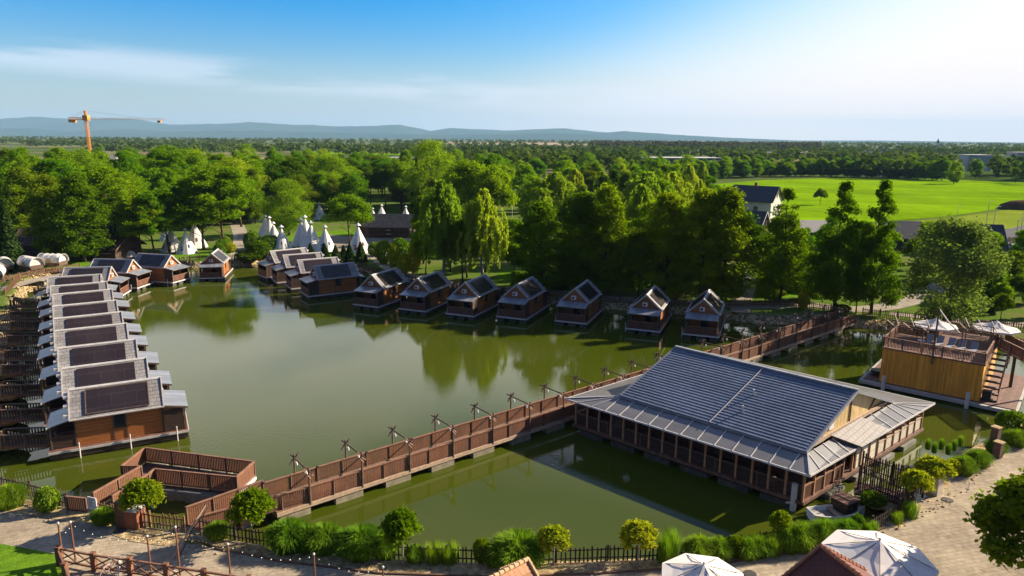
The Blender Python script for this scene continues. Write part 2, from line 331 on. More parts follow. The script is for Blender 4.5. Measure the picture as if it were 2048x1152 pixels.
# promenade along the near shore: the fence line then inland below the frame
near_fence=[(-60,962),(60,978),(130,1008),(180,1022)]
sheet('paving',[(-300,1010),(0,1018),(60,1022),(150,1040),(240,1058),(330,1080),(430,1095),(560,1120),(760,1142),(1000,1152),(1200,1144),(1420,1130),(1600,1098),(1690,1075),(1760,1050),(1830,1010),(1885,970),(1925,935),(1985,890),(2060,850),(2300,800),(2300,1500),(1024,1800),(-600,1500)],1.02,paving)
sheet('lawn',[(-500,1075),(0,1087),(112,1108),(118,1125),(150,1250),(-600,1400)],1.035,lawn)
for nm,pts in (('gravel_bed',[(-250,955),(20,985),(120,1012),(180,1027),(155,1045),(90,1035),(0,1018),(-250,1012)]),
  ('gravel_bed',[(230,1040),(300,1055),(375,1068),(400,1066),(365,1082),(330,1092),(260,1082),(215,1066)]),
  ('gravel_bed',[(385,1068),(520,1088),(540,1100),(760,1118),(1000,1128),(1310,1116),(1500,1095),(1640,1062),(1700,1050),(1760,1040),(1770,1055),(1700,1078),(1600,1100),(1420,1132),(1200,1146),(1000,1154),(760,1146),(560,1122),(430,1096)]),
  ('gravel_bed',[(1765,1036),(1830,1002),(1845,1016),(1800,1058),(1770,1050)]),
  ('gravel_bed',[(1840,985),(1870,955),(1900,925),(1960,885),(2060,835),(2060,852),(1985,893),(1925,938),(1885,985),(1860,995)])):
    sheet(nm,pts,1.045,stone)
ribbon('gravel_path',[(-80,590),(0,578),(70,560),(130,548)],2.6,1.03,grav)
ribbon('gravel_path',[(470,520),(480,500),(482,472),(470,440)],3.4,1.03,grav)
ribbon('gravel_path',[(560,518),(640,520),(720,516),(790,505),(850,490)],3.0,1.03,grav)
ribbon('gravel_path',[(740,500),(790,540),(880,568),(1000,578),(1120,585),(1240,598),(1400,606),(1500,612),(1620,610),(1700,618),(1780,612),(1850,590),(1900,560)],3.2,1.04,grav)
ribbon('gravel_path',[(1480,625),(1488,590),(1500,560),(1508,535)],2.6,1.03,grav)
ribbon('gravel_path',[(1780,626),(1900,640),(2060,650),(2300,664)],2.4,1.035,grav)
sheet('lawn',[(1000,540),(1110,545),(1320,556),(1330,575),(1120,572),(990,566)],1.02,lawn)
sheet('lawn',[(300,508),(480,500),(470,520),(380,522),(300,515)],1.02,lawn)
sheet('lawn',[(-60,560),(40,545),(200,530),(190,515),(-60,525)],1.02,lawn)
sheet('lawn',[(540,470),(800,452),(820,470),(740,500),(560,505)],1.02,lawn)
sheet('lawn',[(1500,566),(1600,560),(1620,592),(1520,600)],1.02,lawn)
sheet('sandy_ground',[(590,492),(660,470),(760,476),(850,452),(870,462),(800,492),(700,503),(600,505)],1.03,grav)
sheet('crop_field',[(1395,385),(1430,368),(1530,360),(1680,355),(1860,358),(2080,366),(2500,385),(2500,415),(2040,412),(1900,432),(1700,448),(1540,440),(1440,415)],1.10,fieldm)
sheet('grass_verge',[(1700,452),(1900,436),(2040,416),(2500,418),(2500,430),(2048,452),(1960,468),(1800,490)],1.12,dry)
sheet('road',[(1930,480),(2048,450),(2400,400),(2400,425),(2048,470),(1960,500)],1.16,asph)
sheet('pavement',[(1975,498),(2048,474),(2400,430),(2400,455),(2048,486),(1990,500)],1.18,grav)
sheet('car_park',[(1940,500),(2048,488),(2300,470),(2300,540),(2048,512),(1950,516)],1.14,grav)
sheet('crop_field',[(500,318),(560,317),(570,321),(505,322)],1.1,fieldm)
sheet('crop_field',[(600,302),(800,306),(900,312),(620,308)],1.1,fieldm)
sheet('bare_field',[(860,284),(1180,286),(1200,290),(900,289)],1.1,mat('pale_stubble',(.42,.30,.20),.9,(.33,.24,.16),.01))
sheet('bare_field',[(1480,322),(1860,322),(1880,328),(1480,330)],1.12,soil)
mb=MB()
c=at(2075,418,1.0)
for k in range(5):
    p=c+Vector((k*7-6,random.uniform(-3,3),0)); mb.ball(tuple(p),5.5+random.random()*2,12,6,(1.4,1,.55))
struct('soil_mound',mb,soil,smooth=True)
# distant hills
hillm=mat('wooded_hills',(.03,.065,.06),.95,(.045,.08,.065),.0012,spec=.05)  # blue-green base also carries some of the haze's blue
def hills(D,prof,depth,seed):
    rows=14; cols=260; V=[];px0,px1=prof[0][0],prof[-1][0]
    for r in range(rows+1):
        tt=r/rows; w=math.sin(min(1,tt*1.0)*math.pi/2) if True else tt
        for c_ in range(cols+1):
            px=px0+(px1-px0)*c_/cols; h=np.interp(px,[p[0] for p in prof],[p[1] for p in prof]); top=far(px,h,D)
            base=far(px,290,D); hh=top.z-1
            y=D-depth*(1-tt); f=y/D
            nzv=mn.fractal(Vector((px*.011+seed,tt*2.2,seed)),1,2,5)
            w=tt**1.9; prof_=w*(1+(1-tt)*.35*nzv)+(.05*mn.fractal(Vector((px*.03,seed,0)),1,2,4) if r==rows else 0)
            V.append((top.x*1.0,y,max(-2,1+hh*prof_)))
    for c_ in range(cols+1):
        v=V[rows*(cols+1)+c_]; V.append((v[0],v[1]+depth,-5))
    Fs=[]
    for r in range(rows+1):
        for c_ in range(cols): a=r*(cols+1)+c_; Fs.append((a,a+1,a+cols+2,a+cols+1))
    return tag(arrmesh('hills',V,Fs,hillm,smooth=True),kind='structure')
hills(13500,[(-350,246),(-200,240),(0,239),(60,233),(130,237),(250,236),(300,243),(340,249),(440,247),(500,244),(560,249),(620,250),(680,253),(760,251),(800,250),(840,257),(860,262),(900,256),(960,259),(1020,261),(1080,258),(1130,256),(1180,262),(1240,267),(1290,266),(1350,271),(1430,279)],3000,1.3)
hills(10500,[(-350,262),(-100,259),(60,256),(130,262),(200,261),(260,258),(330,263),(420,262),(520,261),(600,264),(700,266),(800,268),(900,270),(1000,268),(1100,266),(1160,268),(1230,275),(1330,281)],1800,5.1)
hills(12000,[(1050,274),(1150,270),(1250,262),(1330,268),(1450,275),(1600,281),(1750,281),(1900,283),(2100,286),(2300,287)],1500,9.1)
# ------------------------------------------------------------------ floating cabins
HG='floating timber cabins moored round the lake'
def make_cabin():
    r=thing('floating_cabin','cabin','floating cabin')
    p=MB()
    for y0,y1 in ((-2.1,-1.15),(-.5,.5),(1.15,2.1)):
        for k in range(6): p.box(-7.75+k*1.62,-7.75+k*1.62+1.1,y0*.97,y1*.97,-.35,.50)
    p.build('pontoon',mat('dark_float',(.10,.09,.07),.8,(.05,.05,.04),2),r)  # pontoons in a mottled dark tone
    for y in (-2.13,2.07): MB().box(-7.85,1.6,y,y+.06,.12,.5).build('skirt_board',wood_d,r)
    MB().box(-7.9,1.65,-2.15,2.15,.56,.75).build('deck',wood_deck,r)
    q=MB(); q.box(1.651,1.70,-2.2,2.2,.55,.73); q.box(-7.9,1.65,-2.2,-2.151,.55,.73); q.box(-7.9,1.65,2.151,2.2,.55,.73); q.build('deck_edge_trim',trim,r)
    # walls
    zt=3.05; hw=1.72; w=MB()
    w.box(-6.1,-.1,-hw,hw,.76,zt)
    w.hexa([(-6.1,-hw,zt),(-6.0,-hw,zt),(-6.0,hw,zt),(-6.1,hw,zt)],[(-6.1,-.02,4.6),(-6.0,-.02,4.6),(-6.0,.02,4.6),(-6.1,.02,4.6)])
    w.hexa([(-.25,-hw,zt),(-.15,-hw,zt),(-.15,hw,zt),(-.25,hw,zt)],[(-.25,-.02,4.6),(-.15,-.02,4.6),(-.15,.02,4.6),(-.25,.02,4.6)])
    w.build('wall',wood_o,r)
    for x in (-6.12,-.16):
        for y in (-hw-.02,hw-.10): MB().box(x,x+.12,y,y+.12,.76,zt).build('corner_trim',wood_g,r)
    for x in (-3.55,-2.65):
        for y in (-hw-.03,hw): MB().box(x-.05,x+.05,y,y+.03,.77,zt-.02).build('wall_batten',wood_g,r)
    for sy in (-1,1):
        y=sy*(hw+.012); win=MB().box(-3.48,-2.72,min(y,sy*hw),max(y,sy*hw),1.75,2.85).build('window',glass_d,r)
        f=MB(); yy=sy*(hw+.03)
        for a,b,c,d in ((-3.5,-2.7,2.85,2.92),(-3.5,-2.7,1.68,1.75)): f.box(a,b,min(yy,sy*hw),max(yy,sy*hw),c,d)
        f.build('frame',wood_d,win)
    dr=MB().box(-.1,-.06,-.2,.75,.78,2.85).build('door',glass_d,r); MB().box(-.06,-.02,.62,.68,1.75,1.9).build('handle',trim,dr)
    # roof: two slabs
    e=2.0; ze=3.0; zr=4.8; x0,x1=-6.3,0
    rf=MB()
    rf.slab([(x0,-e,ze),(x1,-e,ze),(x1,0,zr),(x0,0,zr)],.13); rf.slab([(x1,e,ze),(x0,e,ze),(x0,0,zr),(x1,0,zr)],.13)
    ro=rf.build('roof',shing,r)
    MB().hexa([(x0,-.12,zr-.06),(x1,-.12,zr-.06),(x1,.12,zr-.06),(x0,.12,zr-.06)],[(x0,-.05,zr+.05),(x1,-.05,zr+.05),(x1,.05,zr+.05),(x0,.05,zr+.05)]).build('ridge_cap',trim,ro)
    for sy in (-1,1): MB().beam((x0-.05,sy*(e+.06),ze-.02),(x1+.05,sy*(e+.06),ze-.02),.1,.09).build('gutter',trim,ro)
    for x in (x0-.05,x1+.05):
        for sy in (-1,1): MB().beam((x,sy*(e+.03),ze-.07),(x,sy*.02,zr-.02),.09,.2).build('bargeboard',mat('warm_grey_trim',(.46,.43,.40),.5,(.36,.33,.31),3),ro)
    for sy in (-1,1):      # stepped flashing at the shore end
        for k in range(3):
            f=.12+.3*k; y=sy*e*(1-f); z=ze+(zr-ze)*f; MB().box(x0-.42,x0-.11,min(y,y-sy*.5),max(y,y-sy*.5),z-.08,z+.12).build('flashing_step',trim,ro)
    # solar panels on both slopes: raised frame
    nx_,nz_=(0,-math.sin(math.atan2(zr-ze,e))),0
    an=math.atan2(zr-ze,e)
    for sy in (-1,1):
        def sp(x,f,h): return (x,sy*(e*(1-f)+h*math.sin(an)),ze+(zr-ze)*f+h*math.cos(an))
        q=MB(); a,b=-5.25,-.95; f0,f1=.10,.88
        quad=[sp(a,f0,.09),sp(b,f0,.09),sp(b,f1,.09),sp(a,f1,.09)]
        if sy>0: quad=[quad[1],quad[0],quad[3],quad[2]]
        q.slab(quad,.06); pn=q.build('solar_panel',solar,ro)
        fr=MB()
        for u,v in ((quad[0],quad[1]),(quad[1],quad[2]),(quad[2],quad[3]),(quad[3],quad[0])): fr.beam(u,v,.07,.07)
        fr.build('frame',wood_g,pn)
    # lake porch
    MB().slab([(-.02,-1.95,3.06),(1.78,-1.95,2.68),(1.78,1.95,2.68),(-.02,1.95,3.06)],.08).build('porch_roof',metalroof,r)
    q=MB(); q.beam((1.72,-1.98,2.60),(1.72,1.98,2.60),.08,.12); q.beam((.05,-1.98,2.95),(1.75,-1.98,2.60),.07,.12); q.beam((.05,1.98,2.95),(1.75,1.98,2.60),.07,.12); q.build('porch_beam',wood_g,r)
    for y in (-1.85,1.85): MB().box(1.42,1.54,y-.06,y+.06,.76,2.60).build('post',wood_g,r)
    s1=MB(); s1.box(-.04,1.40,1.86,1.90,.8,2.6)
    s1.build('side_screen',wood_d,r)
    s1=MB(); s1.box(-.04,1.40,-1.90,-1.86,.8,2.6); s1.build('side_screen',wood_d,r)
    MB().box(1.46,1.50,-1.78,1.78,.84,1.62).build('railing_panel',mat('dark_red_brown_panel',(.15,.06,.035),.6,(.10,.04,.025),3,band=((0,1,0),.13,.1,.5)),r)
    MB().box(1.42,1.54,-1.79,1.79,1.63,1.69).build('handrail',wood_r2,r)
    # shore canopy
    MB().slab([(-7.85,-1.75,2.55),(-6.32,-1.75,2.95),(-6.32,1.75,2.95),(-7.85,1.75,2.55)],.07).build('shore_canopy',metalroof,r)
    MB().beam((-7.88,-1.8,2.49),(-7.88,1.8,2.49),.07,.12).build('gutter',trim,r)
    for y in (-1.7,1.7): MB().box(-7.75,-7.64,y-.055,y+.055,.76,2.50).build('post',wood_g,r)
    MB().box(-7.7,-6.15,1.67,1.71,.8,1.75).build('side_screen',wood_d,r); MB().box(-7.7,-6.15,-1.71,-1.67,.8,1.75).build('side_screen',wood_d,r)
    # air conditioner under the gable
    a=MB().box(-.14,.14,-.42,.18,3.32,3.80).build('air_conditioner',white_p,r)
    q=MB(); q.tube([(.145,-.18,3.56),(.16,-.18,3.56)],.18,12); q.build('fan_grille',wood_g,a)
    for x in (-5.9,-2.5,.8): MB().tube([(x,-2.32,-1.2),(x,-2.32,1.25)],.045,8).build('mooring_pile',trim,r)
    return r
cab=make_cabin(); cab_tree=treeof(cab)
grey='grey tiled floating cabin with solar panels and orange timber wall, '
cabins=[  # ridge lake end px, angle, label
((320,754),28,'floating cabin with full orange side wall in view, nearest of the left row'),
((292,715),29,'grey roofed floating cabin directly behind the nearest one of the left row'),
((271,678),29,'grey roofed floating cabin, third from the near end of the left row'),
((252,646),30,'grey roofed floating cabin, fourth from the near end of the left row'),
((242,623),31,'grey roofed floating cabin, fifth from the near end of the left row'),
((232,600),31,'grey roofed floating cabin, sixth from the near end of the left row'),
((223,578),31,'grey roofed floating cabin, seventh from the near end of the left row'),
((213,563),30,'grey roofed floating cabin, eighth from the near end of the left row'),
((201,548),24,'grey roofed floating cabin, ninth and last grey one of the left row'),
((222,533),11,'navy roofed floating cabin with ribbed porch roof, just behind the last grey one'),
((265,519),-4,'navy roofed floating cabin with sunlit gable, middle of three at the lake corner'),
((342,510),-14,'navy roofed floating cabin with sunlit porch railing, nearest the tipis'),
((422,504),-78,'small dark gabled floating cabin standing alone by the path head'),
((540,502),-140,'floating cabin with stone grey roof, farthest of the four in echelon'),
((566,510),-149,'floating cabin with stone grey roof, second from the far end of the echelon'),
((595,520),-150,'floating cabin with stone grey roof, third from the far end of the echelon'),
((627,532),-147,'floating cabin with orange long wall and grey roof, nearest of the echelon'),
((743,550),-114,'floating cabin with blue sheet porch, first right of the echelon of four'),
((835,557),-112,'floating cabin with tree shadow on its panels, second of the far bank seven'),
((930,565),-113,'floating cabin with glowing side wall, third of the far bank seven'),
((1032,570),-112,'floating cabin in front of the full green alder, fourth of the far bank seven'),
((1150,577),-111,'floating cabin in front of the tall dark alders, fifth of the far bank seven'),
((1293,590),-111,'floating cabin left of the last one, sixth of the far bank seven'),
((1408,599),-111,'floating cabin with bright panels beside the long footbridge end, last of the far bank seven'),
]
# footbridges from each cabin to the bank
def railing_parts(parent,a,b,z,h=1.0,post=1.8,m=wood_r,mr=wood_r2,gap=False,pitch=.13,tilt=None,z2=None):
    a=Vector((a[0],a[1],0)); b=Vector((b[0],b[1],0)); Ln=(b-a).length; d=(b-a)/Ln; n=Vector((-d.y,d.x,0)); z2=z if z2 is None else z2
    zz=lambda s: z+(z2-z)*s/Ln
    q=MB(); s=.04
    while s<Ln-.04:
        p=a+d*s; e=p+d*(pitch*.8 if not gap else pitch*.55); o=n*.015; dz=random.uniform(-.006,.006)
        q.hexa([p-o+Vector((0,0,zz(s)+.06)),e-o+Vector((0,0,zz(s)+.06)),e+o+Vector((0,0,zz(s)+.06)),p+o+Vector((0,0,zz(s)+.06))],[p-o+Vector((0,0,zz(s)+h-.05+dz)),e-o+Vector((0,0,zz(s)+h-.05+dz)),e+o+Vector((0,0,zz(s)+h-.05+dz)),p+o+Vector((0,0,zz(s)+h-.05+dz))]); s+=pitch
    q.build('railing_panel',m,parent,world=True)
    MB().beam(tuple(a+Vector((0,0,z+h)))  ,tuple(b+Vector((0,0,z2+h))),.14,.07).build('handrail',mr,parent,world=True)
    MB().beam(tuple(a+n*.03+Vector((0,0,z+.12))),tuple(b+n*.03+Vector((0,0,z2+.12))),.05,.09).build('bottom_rail',mr,parent,world=True)
    k=max(1,int(round(Ln/post)))
    pm=None
    for i in range(k+1):
        p=a+d*(Ln*i/k); loc=(p.x-parent.location.x,p.y-parent.location.y,zz(Ln*i/k)-parent.location.z)
        if pm is None: pm=MB().box(-.055,.055,-.055,.055,-.1,h+.04).build('post',wood_g,parent); pm.location=loc
        else:
            c=pm.copy(); COL.objects.link(c); c.parent=parent; c.location=loc
FB='short footbridges from the cabins to the bank'
def ordw(i): return ['first','second','third','fourth','fifth','sixth','seventh','eighth','ninth','tenth','eleventh','twelfth','thirteenth','fourteenth','fifteenth','sixteenth','seventeenth','eighteenth','nineteenth','twentieth'][min(i,19)]
def footbridge(p0,ang,length,label,w=1.3,first=None):
    d=Vector((math.cos(ang),math.sin(ang),0)); n=Vector((-d.y,d.x,0)); p1=p0+d*length; z1=1.05
    t=thing('footbridge',label,'footbridge',(p0.x,p0.y,.7),0,FB)
    q=MB(); q.hexa([p0-n*w/2+Vector((0,0,.62)),p1-n*w/2+Vector((0,0,z1-.08)),p1+n*w/2+Vector((0,0,z1-.08)),p0+n*w/2+Vector((0,0,.62))],[p0-n*w/2+Vector((0,0,.74)),p1-n*w/2+Vector((0,0,z1+.04)),p1+n*w/2+Vector((0,0,z1+.04)),p0+n*w/2+Vector((0,0,.74))]); q.build('deck',wood_deck,t,world=True)
    for s in (-1,1):
        a=p0+n*s*w/2; b=p1+n*s*w/2; railing_parts(t,a,b,.74,1.0,1.7,fence_d,wood_g,gap=True,pitch=.2,z2=z1)
    return t
bridge_ang={}
for i,(px,a,lab) in enumerate(cabins):
    p=at(px[0],px[1],4.8); sc_=.93 if i==12 else 1.0
    if i==0: cab.location=(p.x,p.y,0); cab.rotation_euler=(0,0,R(a)); cab['label']=lab; cab['group']=HG
    else: dup(cab,cab_tree,(p.x,p.y,0),R(a),(sc_,)*3 if sc_!=1 else None,lab,HG)
    u=Vector((math.cos(R(a)),math.sin(R(a)),0)); shore=Vector((p.x,p.y,0))-u*7.9*sc_
    where=lab.split(', ')[-1]
    if i<9: footbridge(shore,R(a+180-6),3.0,'low dark footbridge from the %s grey roofed cabin of the left row to the bank'%ordw(i))
    elif i<13: footbridge(shore,R(a+180),2.6,'short footbridge behind the %s'%(['navy roofed cabin with the ribbed porch','middle navy roofed cabin','navy roofed cabin nearest the tipis','small dark cabin'][i-9]))
    elif i<17: footbridge(shore,R(a+180),3.2,'footbridge behind the %s cabin of the echelon of four'%ordw(i-13))
    else: footbridge(shore,R(a+180),4.0,'footbridge behind the %s cabin of the far bank seven'%ordw(i-17))
# ------------------------------------------------------------------ long footbridge across the lake with timber gates
bd=Vector((.779,.627,0)); bn=Vector((-bd.y,bd.x,0)); B0=Vector((-13.75,42.45,0))-bd*2.2
br_pts=[B0, B0+bd*52, at(1690,641,.8).xy.to_3d()]
lb=thing('long_footbridge','long brown timber footbridge on pale floats crossing the lake to the far bank','footbridge',(B0.x,B0.y,.8))
Wd=1.15
def offs(pts,o):
    out=[]
    for i,p in enumerate(pts):
        d=(pts[min(i+1,len(pts)-1)]-pts[max(i-1,0)]).normalized(); out.append(Vector((p.x-d.y*o,p.y+d.x*o,0)))
    return out
Lp,Rp=offs(br_pts,Wd),offs(br_pts,-Wd)
q=MB()
for i in range(2): q.prism([Rp[i],Rp[i+1],Lp[i+1],Lp[i]],.68,.80)
q.build('deck',mat('brown_walk_boards',(.24,.13,.08),.8,(.17,.09,.06),2,(1,1,1),fine=.2),lb,world=True)
q=MB()
for o in (-Wd-.06,Wd+.06):
    e=offs(br_pts,o)
    for i in range(2): q.beam((e[i].x,e[i].y,.62),(e[i+1].x,e[i+1].y,.62),.10,.26)
q.build('edge_beam',wood_pale,lb,world=True)
q=MB(); tot=52
s=1.2
while s<84:
    i=0 if s<52 else 1; d=(br_pts[i+1]-br_pts[i]).normalized(); c=br_pts[i]+d*(s-(0 if i==0 else 52)); n=Vector((-d.y,d.x,0))
    if i==1 and (c-br_pts[1]).length>(br_pts[2]-br_pts[1]).length-1: break
    a=c-d*1.0; b=c+d*1.0; q=MB(); q.prism([a-n*1.22,b-n*1.22,b+n*1.22,a+n*1.22],-.4,.40); s+=3.75; q.build('float',mat('pale_float',(.30,.26,.18),.85,(.19,.16,.11),2),lb,world=True)
for pts in (Lp,Rp):
    for i in range(2):
        if (pts is Rp) and i==0:
            railing_parts(lb,pts[0]+bd*2.0,pts[1],.8,1.05,1.87)
        else: railing_parts(lb,pts[i],pts[i+1],.8,1.05,1.87)
# entrance ramp of the long bridge
rp0=at(375,1046,1.0); rp1=Lp[0]
t=thing('entrance_ramp','closed brown timber ramp leading from the promenade onto the long footbridge','ramp',(rp0.x,rp0.y,1))
rq0=at(402,1058,1.0); rq1=Rp[0]+bd*2.0
q=MB(); q.prism([rq0,rq1,rp1,rp0],.80,.92); q.build('deck',wood_deck,t,world=True)
railing_parts(t,rp0,rp1,.9,1.15,1.6); railing_parts(t,rq0,rq1,.9,.95,1.6)
GG='timber gate frames over the long footbridge'
def make_gate():
    r=thing('timber_gate_frame','gate','gate frame')
    for y in (-1.22,1.22): MB().tube([(0,y,-.15),(0,y,2.45)],[.075,.06],7).build('post',wood_g,r)
    MB().tube([(0,-1.75,2.2),(0,1.75,2.2)],.055,7).build('crossbeam',wood_g,r)
    b=MB(); b.beam((-.36,-1.30,2.52),(.34,-1.12,1.72),.06); b.beam((-.34,-1.15,2.48),(.36,-.97,1.68),.06); b.beam((-.3,-1.25,2.2),(-.05,-1.6,1.8),.06); b.build('brace',mat('worn_pole_timber',(.30,.19,.12),.75,(.2,.12,.08),4),r)
    b=MB(); b.beam((.32,1.22,2.42),(-.34,1.22,1.75),.08); b.beam((.20,1.05,2.4),(-.1,1.45,1.9),.06); b.build('brace',wood_g,r)
    for y in (-.8,.8):
        l_=MB(); l_.tube([(0,y,2.14),(0,y,2.0)],.012,5); l_.tube([(0,y,2.0),(0,y,1.82)],[.06,.085],8); l_.build('lantern',white_p,r)
    return r
gate=make_gate(); gt=treeof(gate); s=2.2; first=True
nth=['first','second','third','fourth','fifth','sixth','seventh','eighth','ninth','tenth','eleventh','twelfth','thirteenth','fourteenth','fifteenth','sixteenth','seventeenth','eighteenth','nineteenth','twentieth','twenty first','twenty second','twenty third']
Ltot=52+(br_pts[2]-br_pts[1]).length; gi=0
while s<Ltot-3:
    i=0 if s<52 else 1; d=(br_pts[i+1]-br_pts[i]).normalized(); c=br_pts[i]+d*(s-(0 if i==0 else 52)); ang=math.atan2(d.y,d.x)
    lab='timber gate frame over the long footbridge, %s counted from the promenade end'%nth[gi]
    if first: gate.location=(c.x,c.y,.8); gate.rotation_euler=(0,0,ang); gate['label']=lab; gate['group']=GG; first=False
    else: dup(gate,gt,(c.x,c.y,.8),ang,None,lab,GG)
    s+=3.72; gi+=1
# ------------------------------------------------------------------ fenced floating platform at the left
pf={k:at(x,y,.8) for k,(x,y) in dict(a=(190,1018),b=(285,962),c=(246,962),d=(292,924),e=(510,953),f=(475,985),g=(312,968),h=(300,978),i=(228,1024)).items()}
pt=thing('fenced_platform','angular floating platform enclosed by brown slatted railings beside the promenade','platform',(pf['d'].x,pf['d'].y,.8))
dk=mat('dark_walk_boards',(.10,.062,.045),.8,(.07,.045,.035),2,fine=.2)
q=MB(); q.prism([pf[k] for k in ('g','f','e','d')],.64,.79); q.build('deck',dk,pt,world=True)
q=MB(); q.prism([pf[k] for k in ('c','b','g','d')],.63,.785); q.build('deck',dk,pt,world=True)
q=MB(); q.prism([pf[k] for k in ('i','h','b','a')],.62,.78); q.build('deck',dk,pt,world=True)
for a,b in (('a','b'),('b','c'),('c','d'),('d','e'),('e','f'),('f','g'),('g','h'),('h','i')):
    railing_parts(pt,pf[a],pf[b],.8,1.12,2.2)
q=MB(); ef=[pf['e'],pf['f']]
for k in range(5):
    for A_,B_ in (('d','e'),('g','f')):
        p=pf[A_].lerp(pf[B_],.1+.2*k); MB().prism([p+Vector((-.6,-.5,0)),p+Vector((.6,-.5,0)),p+Vector((.6,.5,0)),p+Vector((-.6,.5,0))],-.3,.6).build('float',concrete,pt,world=True)
MB().beam(tuple(pf['e'].xy.to_3d()+Vector((.05,0,.7))),tuple(pf['f'].xy.to_3d()+Vector((.05,0,.7))),.1,.2).build('edge_trim',white_p,pt,world=True)
# ------------------------------------------------------------------ pavilion
ZE=3.05
PL,PF_,PR=at(1131,797,ZE),at(1620,951,ZE),at(1870,806,ZE)
PB=PL+PR-PF_
e1=(PF_-PL).normalized(); e2=(PR-PF_).normalized()
pv=thing('floating_pavilion','large floating pavilion with grey ribbed gable roof and translucent veranda roof on posts','pavilion',(PF_.x,PF_.y,0))
def inset(f1,f2,z): # fractions along e1 from L to F and e2 from F to R
    return PL+(PF_-PL)*f1+(PR-PF_)*f2+Vector((0,0,z-ZE))
l1=(PF_-PL).length; l2=(PR-PF_).length
# main roof corners
r0,r1=at(1352,694,6.35),at(1715,781,6.35)
m0,m1=at(1240,791,3.75),at(1612,904,3.75)
n0=r0+(r0-m0); n1=r1+(r1-m1); n0.z=n1.z=3.75
rib=mat('blue_grey_ribbed_tiles',(.19,.22,.28),.42,(.14,.165,.215),.35,fine=.15,metal=.3)
# ribbed roof: real steps running along the ridge direction
def stepped(A,B,C,D_,n,th=.05):   # A-B lower edge, D-C upper edge
    q=MB()
    nrm=(B-A).cross(D_-A).normalized()
    for k in range(n):
        f0,f1=k/n,(k+1)/n
        a=A.lerp(D_,f0);b=B.lerp(C,f0);c=B.lerp(C,f1);d=A.lerp(D_,f1)
        q.poly([a+nrm*th,b+nrm*th,c,d]); q.poly([a,b,b+nrm*th,a+nrm*th])
        q.poly([a,a+nrm*th,d]); q.poly([b,c,b+nrm*th])
    q.slab([A-nrm*.005,B-nrm*.005,C-nrm*.005,D_-nrm*.005],.16)
    return q
ro=stepped(m0,m1,r1,r0,24); q2=stepped(n1,n0,r0,r1,24); off=len(ro.v); ro.v+=q2.v; ro.f+=[tuple(i+off for i in f) for f in q2.f]
ro=ro.build('roof',rib,pv,world=True)
MB().beam(tuple(r0-e1*.05+Vector((0,0,.06))),tuple(r1+e1*.05+Vector((0,0,.06))),.28,.12).build('ridge_cap',metalroof,ro); ro.children
rc=kids(ro)[0]; rc.location=(-pv.location.x,-pv.location.y,0)
q=MB(); mm=m0.lerp(m1,.53); rr=r0.lerp(r1,.53); nr=(m1-m0).cross(r0-m0).normalized(); q.beam(tuple(mm+nr*.09),tuple(rr+nr*.09),.045,.04); v=q.build('seam',trim,ro); v.location=(-pv.location.x,-pv.location.y,0)
for f1,f2 in ((.60,.55),(.62,.28)):
    p=m0.lerp(m1,f1).lerp(r0.lerp(r1,f1),f2); v=MB().tube([p,p+Vector((0,0,.45))],.07,8).build('vent_pipe',trim,ro); v.location=(-pv.location.x,-pv.location.y,0)
q=MB()
for A_,B_ in ((m0,r0),(m1,r1),(n0,r0),(n1,r1)): q.beam(tuple(A_+Vector((0,0,-.06))),tuple(B_+Vector((0,0,-.06))),.14,.24)
q.build('bargeboard',mat('slate_trim',(.22,.23,.26),.5,(.18,.19,.22)),pv,world=True)
q=MB(); q.beam(tuple(m0-nr*.02-Vector((0,0,.08))),tuple(m1-Vector((0,0,.08))),.16,.14); q.beam(tuple(n0-Vector((0,0,.08))),tuple(n1-Vector((0,0,.08))),.16,.14); q.build('gutter',MATS['slate_trim'],pv,world=True)
gabm=mat('pale_yellow_board_gable',(.66,.47,.22),.5,(.52,.36,.16),1.5,band=((.8,.9,0),.16,.1,.6),bump=.3,bscale=.01)
for A_,B_,C_,sg in ((m1,n1,r1,-1),(m0,n0,r0,1)):
    q=MB(); o=e1*.35*sg; a=A_+o; b=B_+o; c=C_+o; a=a.lerp(b,.03); b=b.lerp(a,.03); th=e1*.08*sg
    i=len(q.v); q.v+=[tuple(x) for x in (a,b,c-Vector((0,0,.12)),a+th,b+th,c+th-Vector((0,0,.12)))]; q.f+=[(0,1,2),(5,4,3),(0,3,4,1),(1,4,5,2),(2,5,3,0)]
    gb=q.build('gable_wall',gabm,pv,world=True)
    if sg==-1:
        outw=e1*.37; 
        def gp(f,h): return A_.lerp(B_,f)+Vector((0,0,h))-e1*.33
        w_=MB(); p=gp(.27,.35); w_.prism([p,p+e2*.65,p+e2*.65+e1*.05,p+e1*.05],p.z,p.z+.6); w_=w_.build('window',white_p,pv,world=True)
        q=MB()
        q.beam(tuple(gp(.22,.05)+e1*.03),tuple(gp(.14,.75)+e1*.03),.10,.05); q.beam(tuple(gp(.5,0)+e1*.03),tuple(gp(.5,2.4)+e1*.03),.08,.05); q.beam(tuple(gp(.72,.0)+e1*.03),tuple(gp(.80,.85)+e1*.03),.08,.05); q.build('timber_brace',wood_r,pv,world=True)
        q=MB(); q.beam(tuple(gp(.03,.02)+e1*.08),tuple(gp(.97,.02)+e1*.08),.14,.3); q.build('sill_beam',wood_pale,pv,world=True)
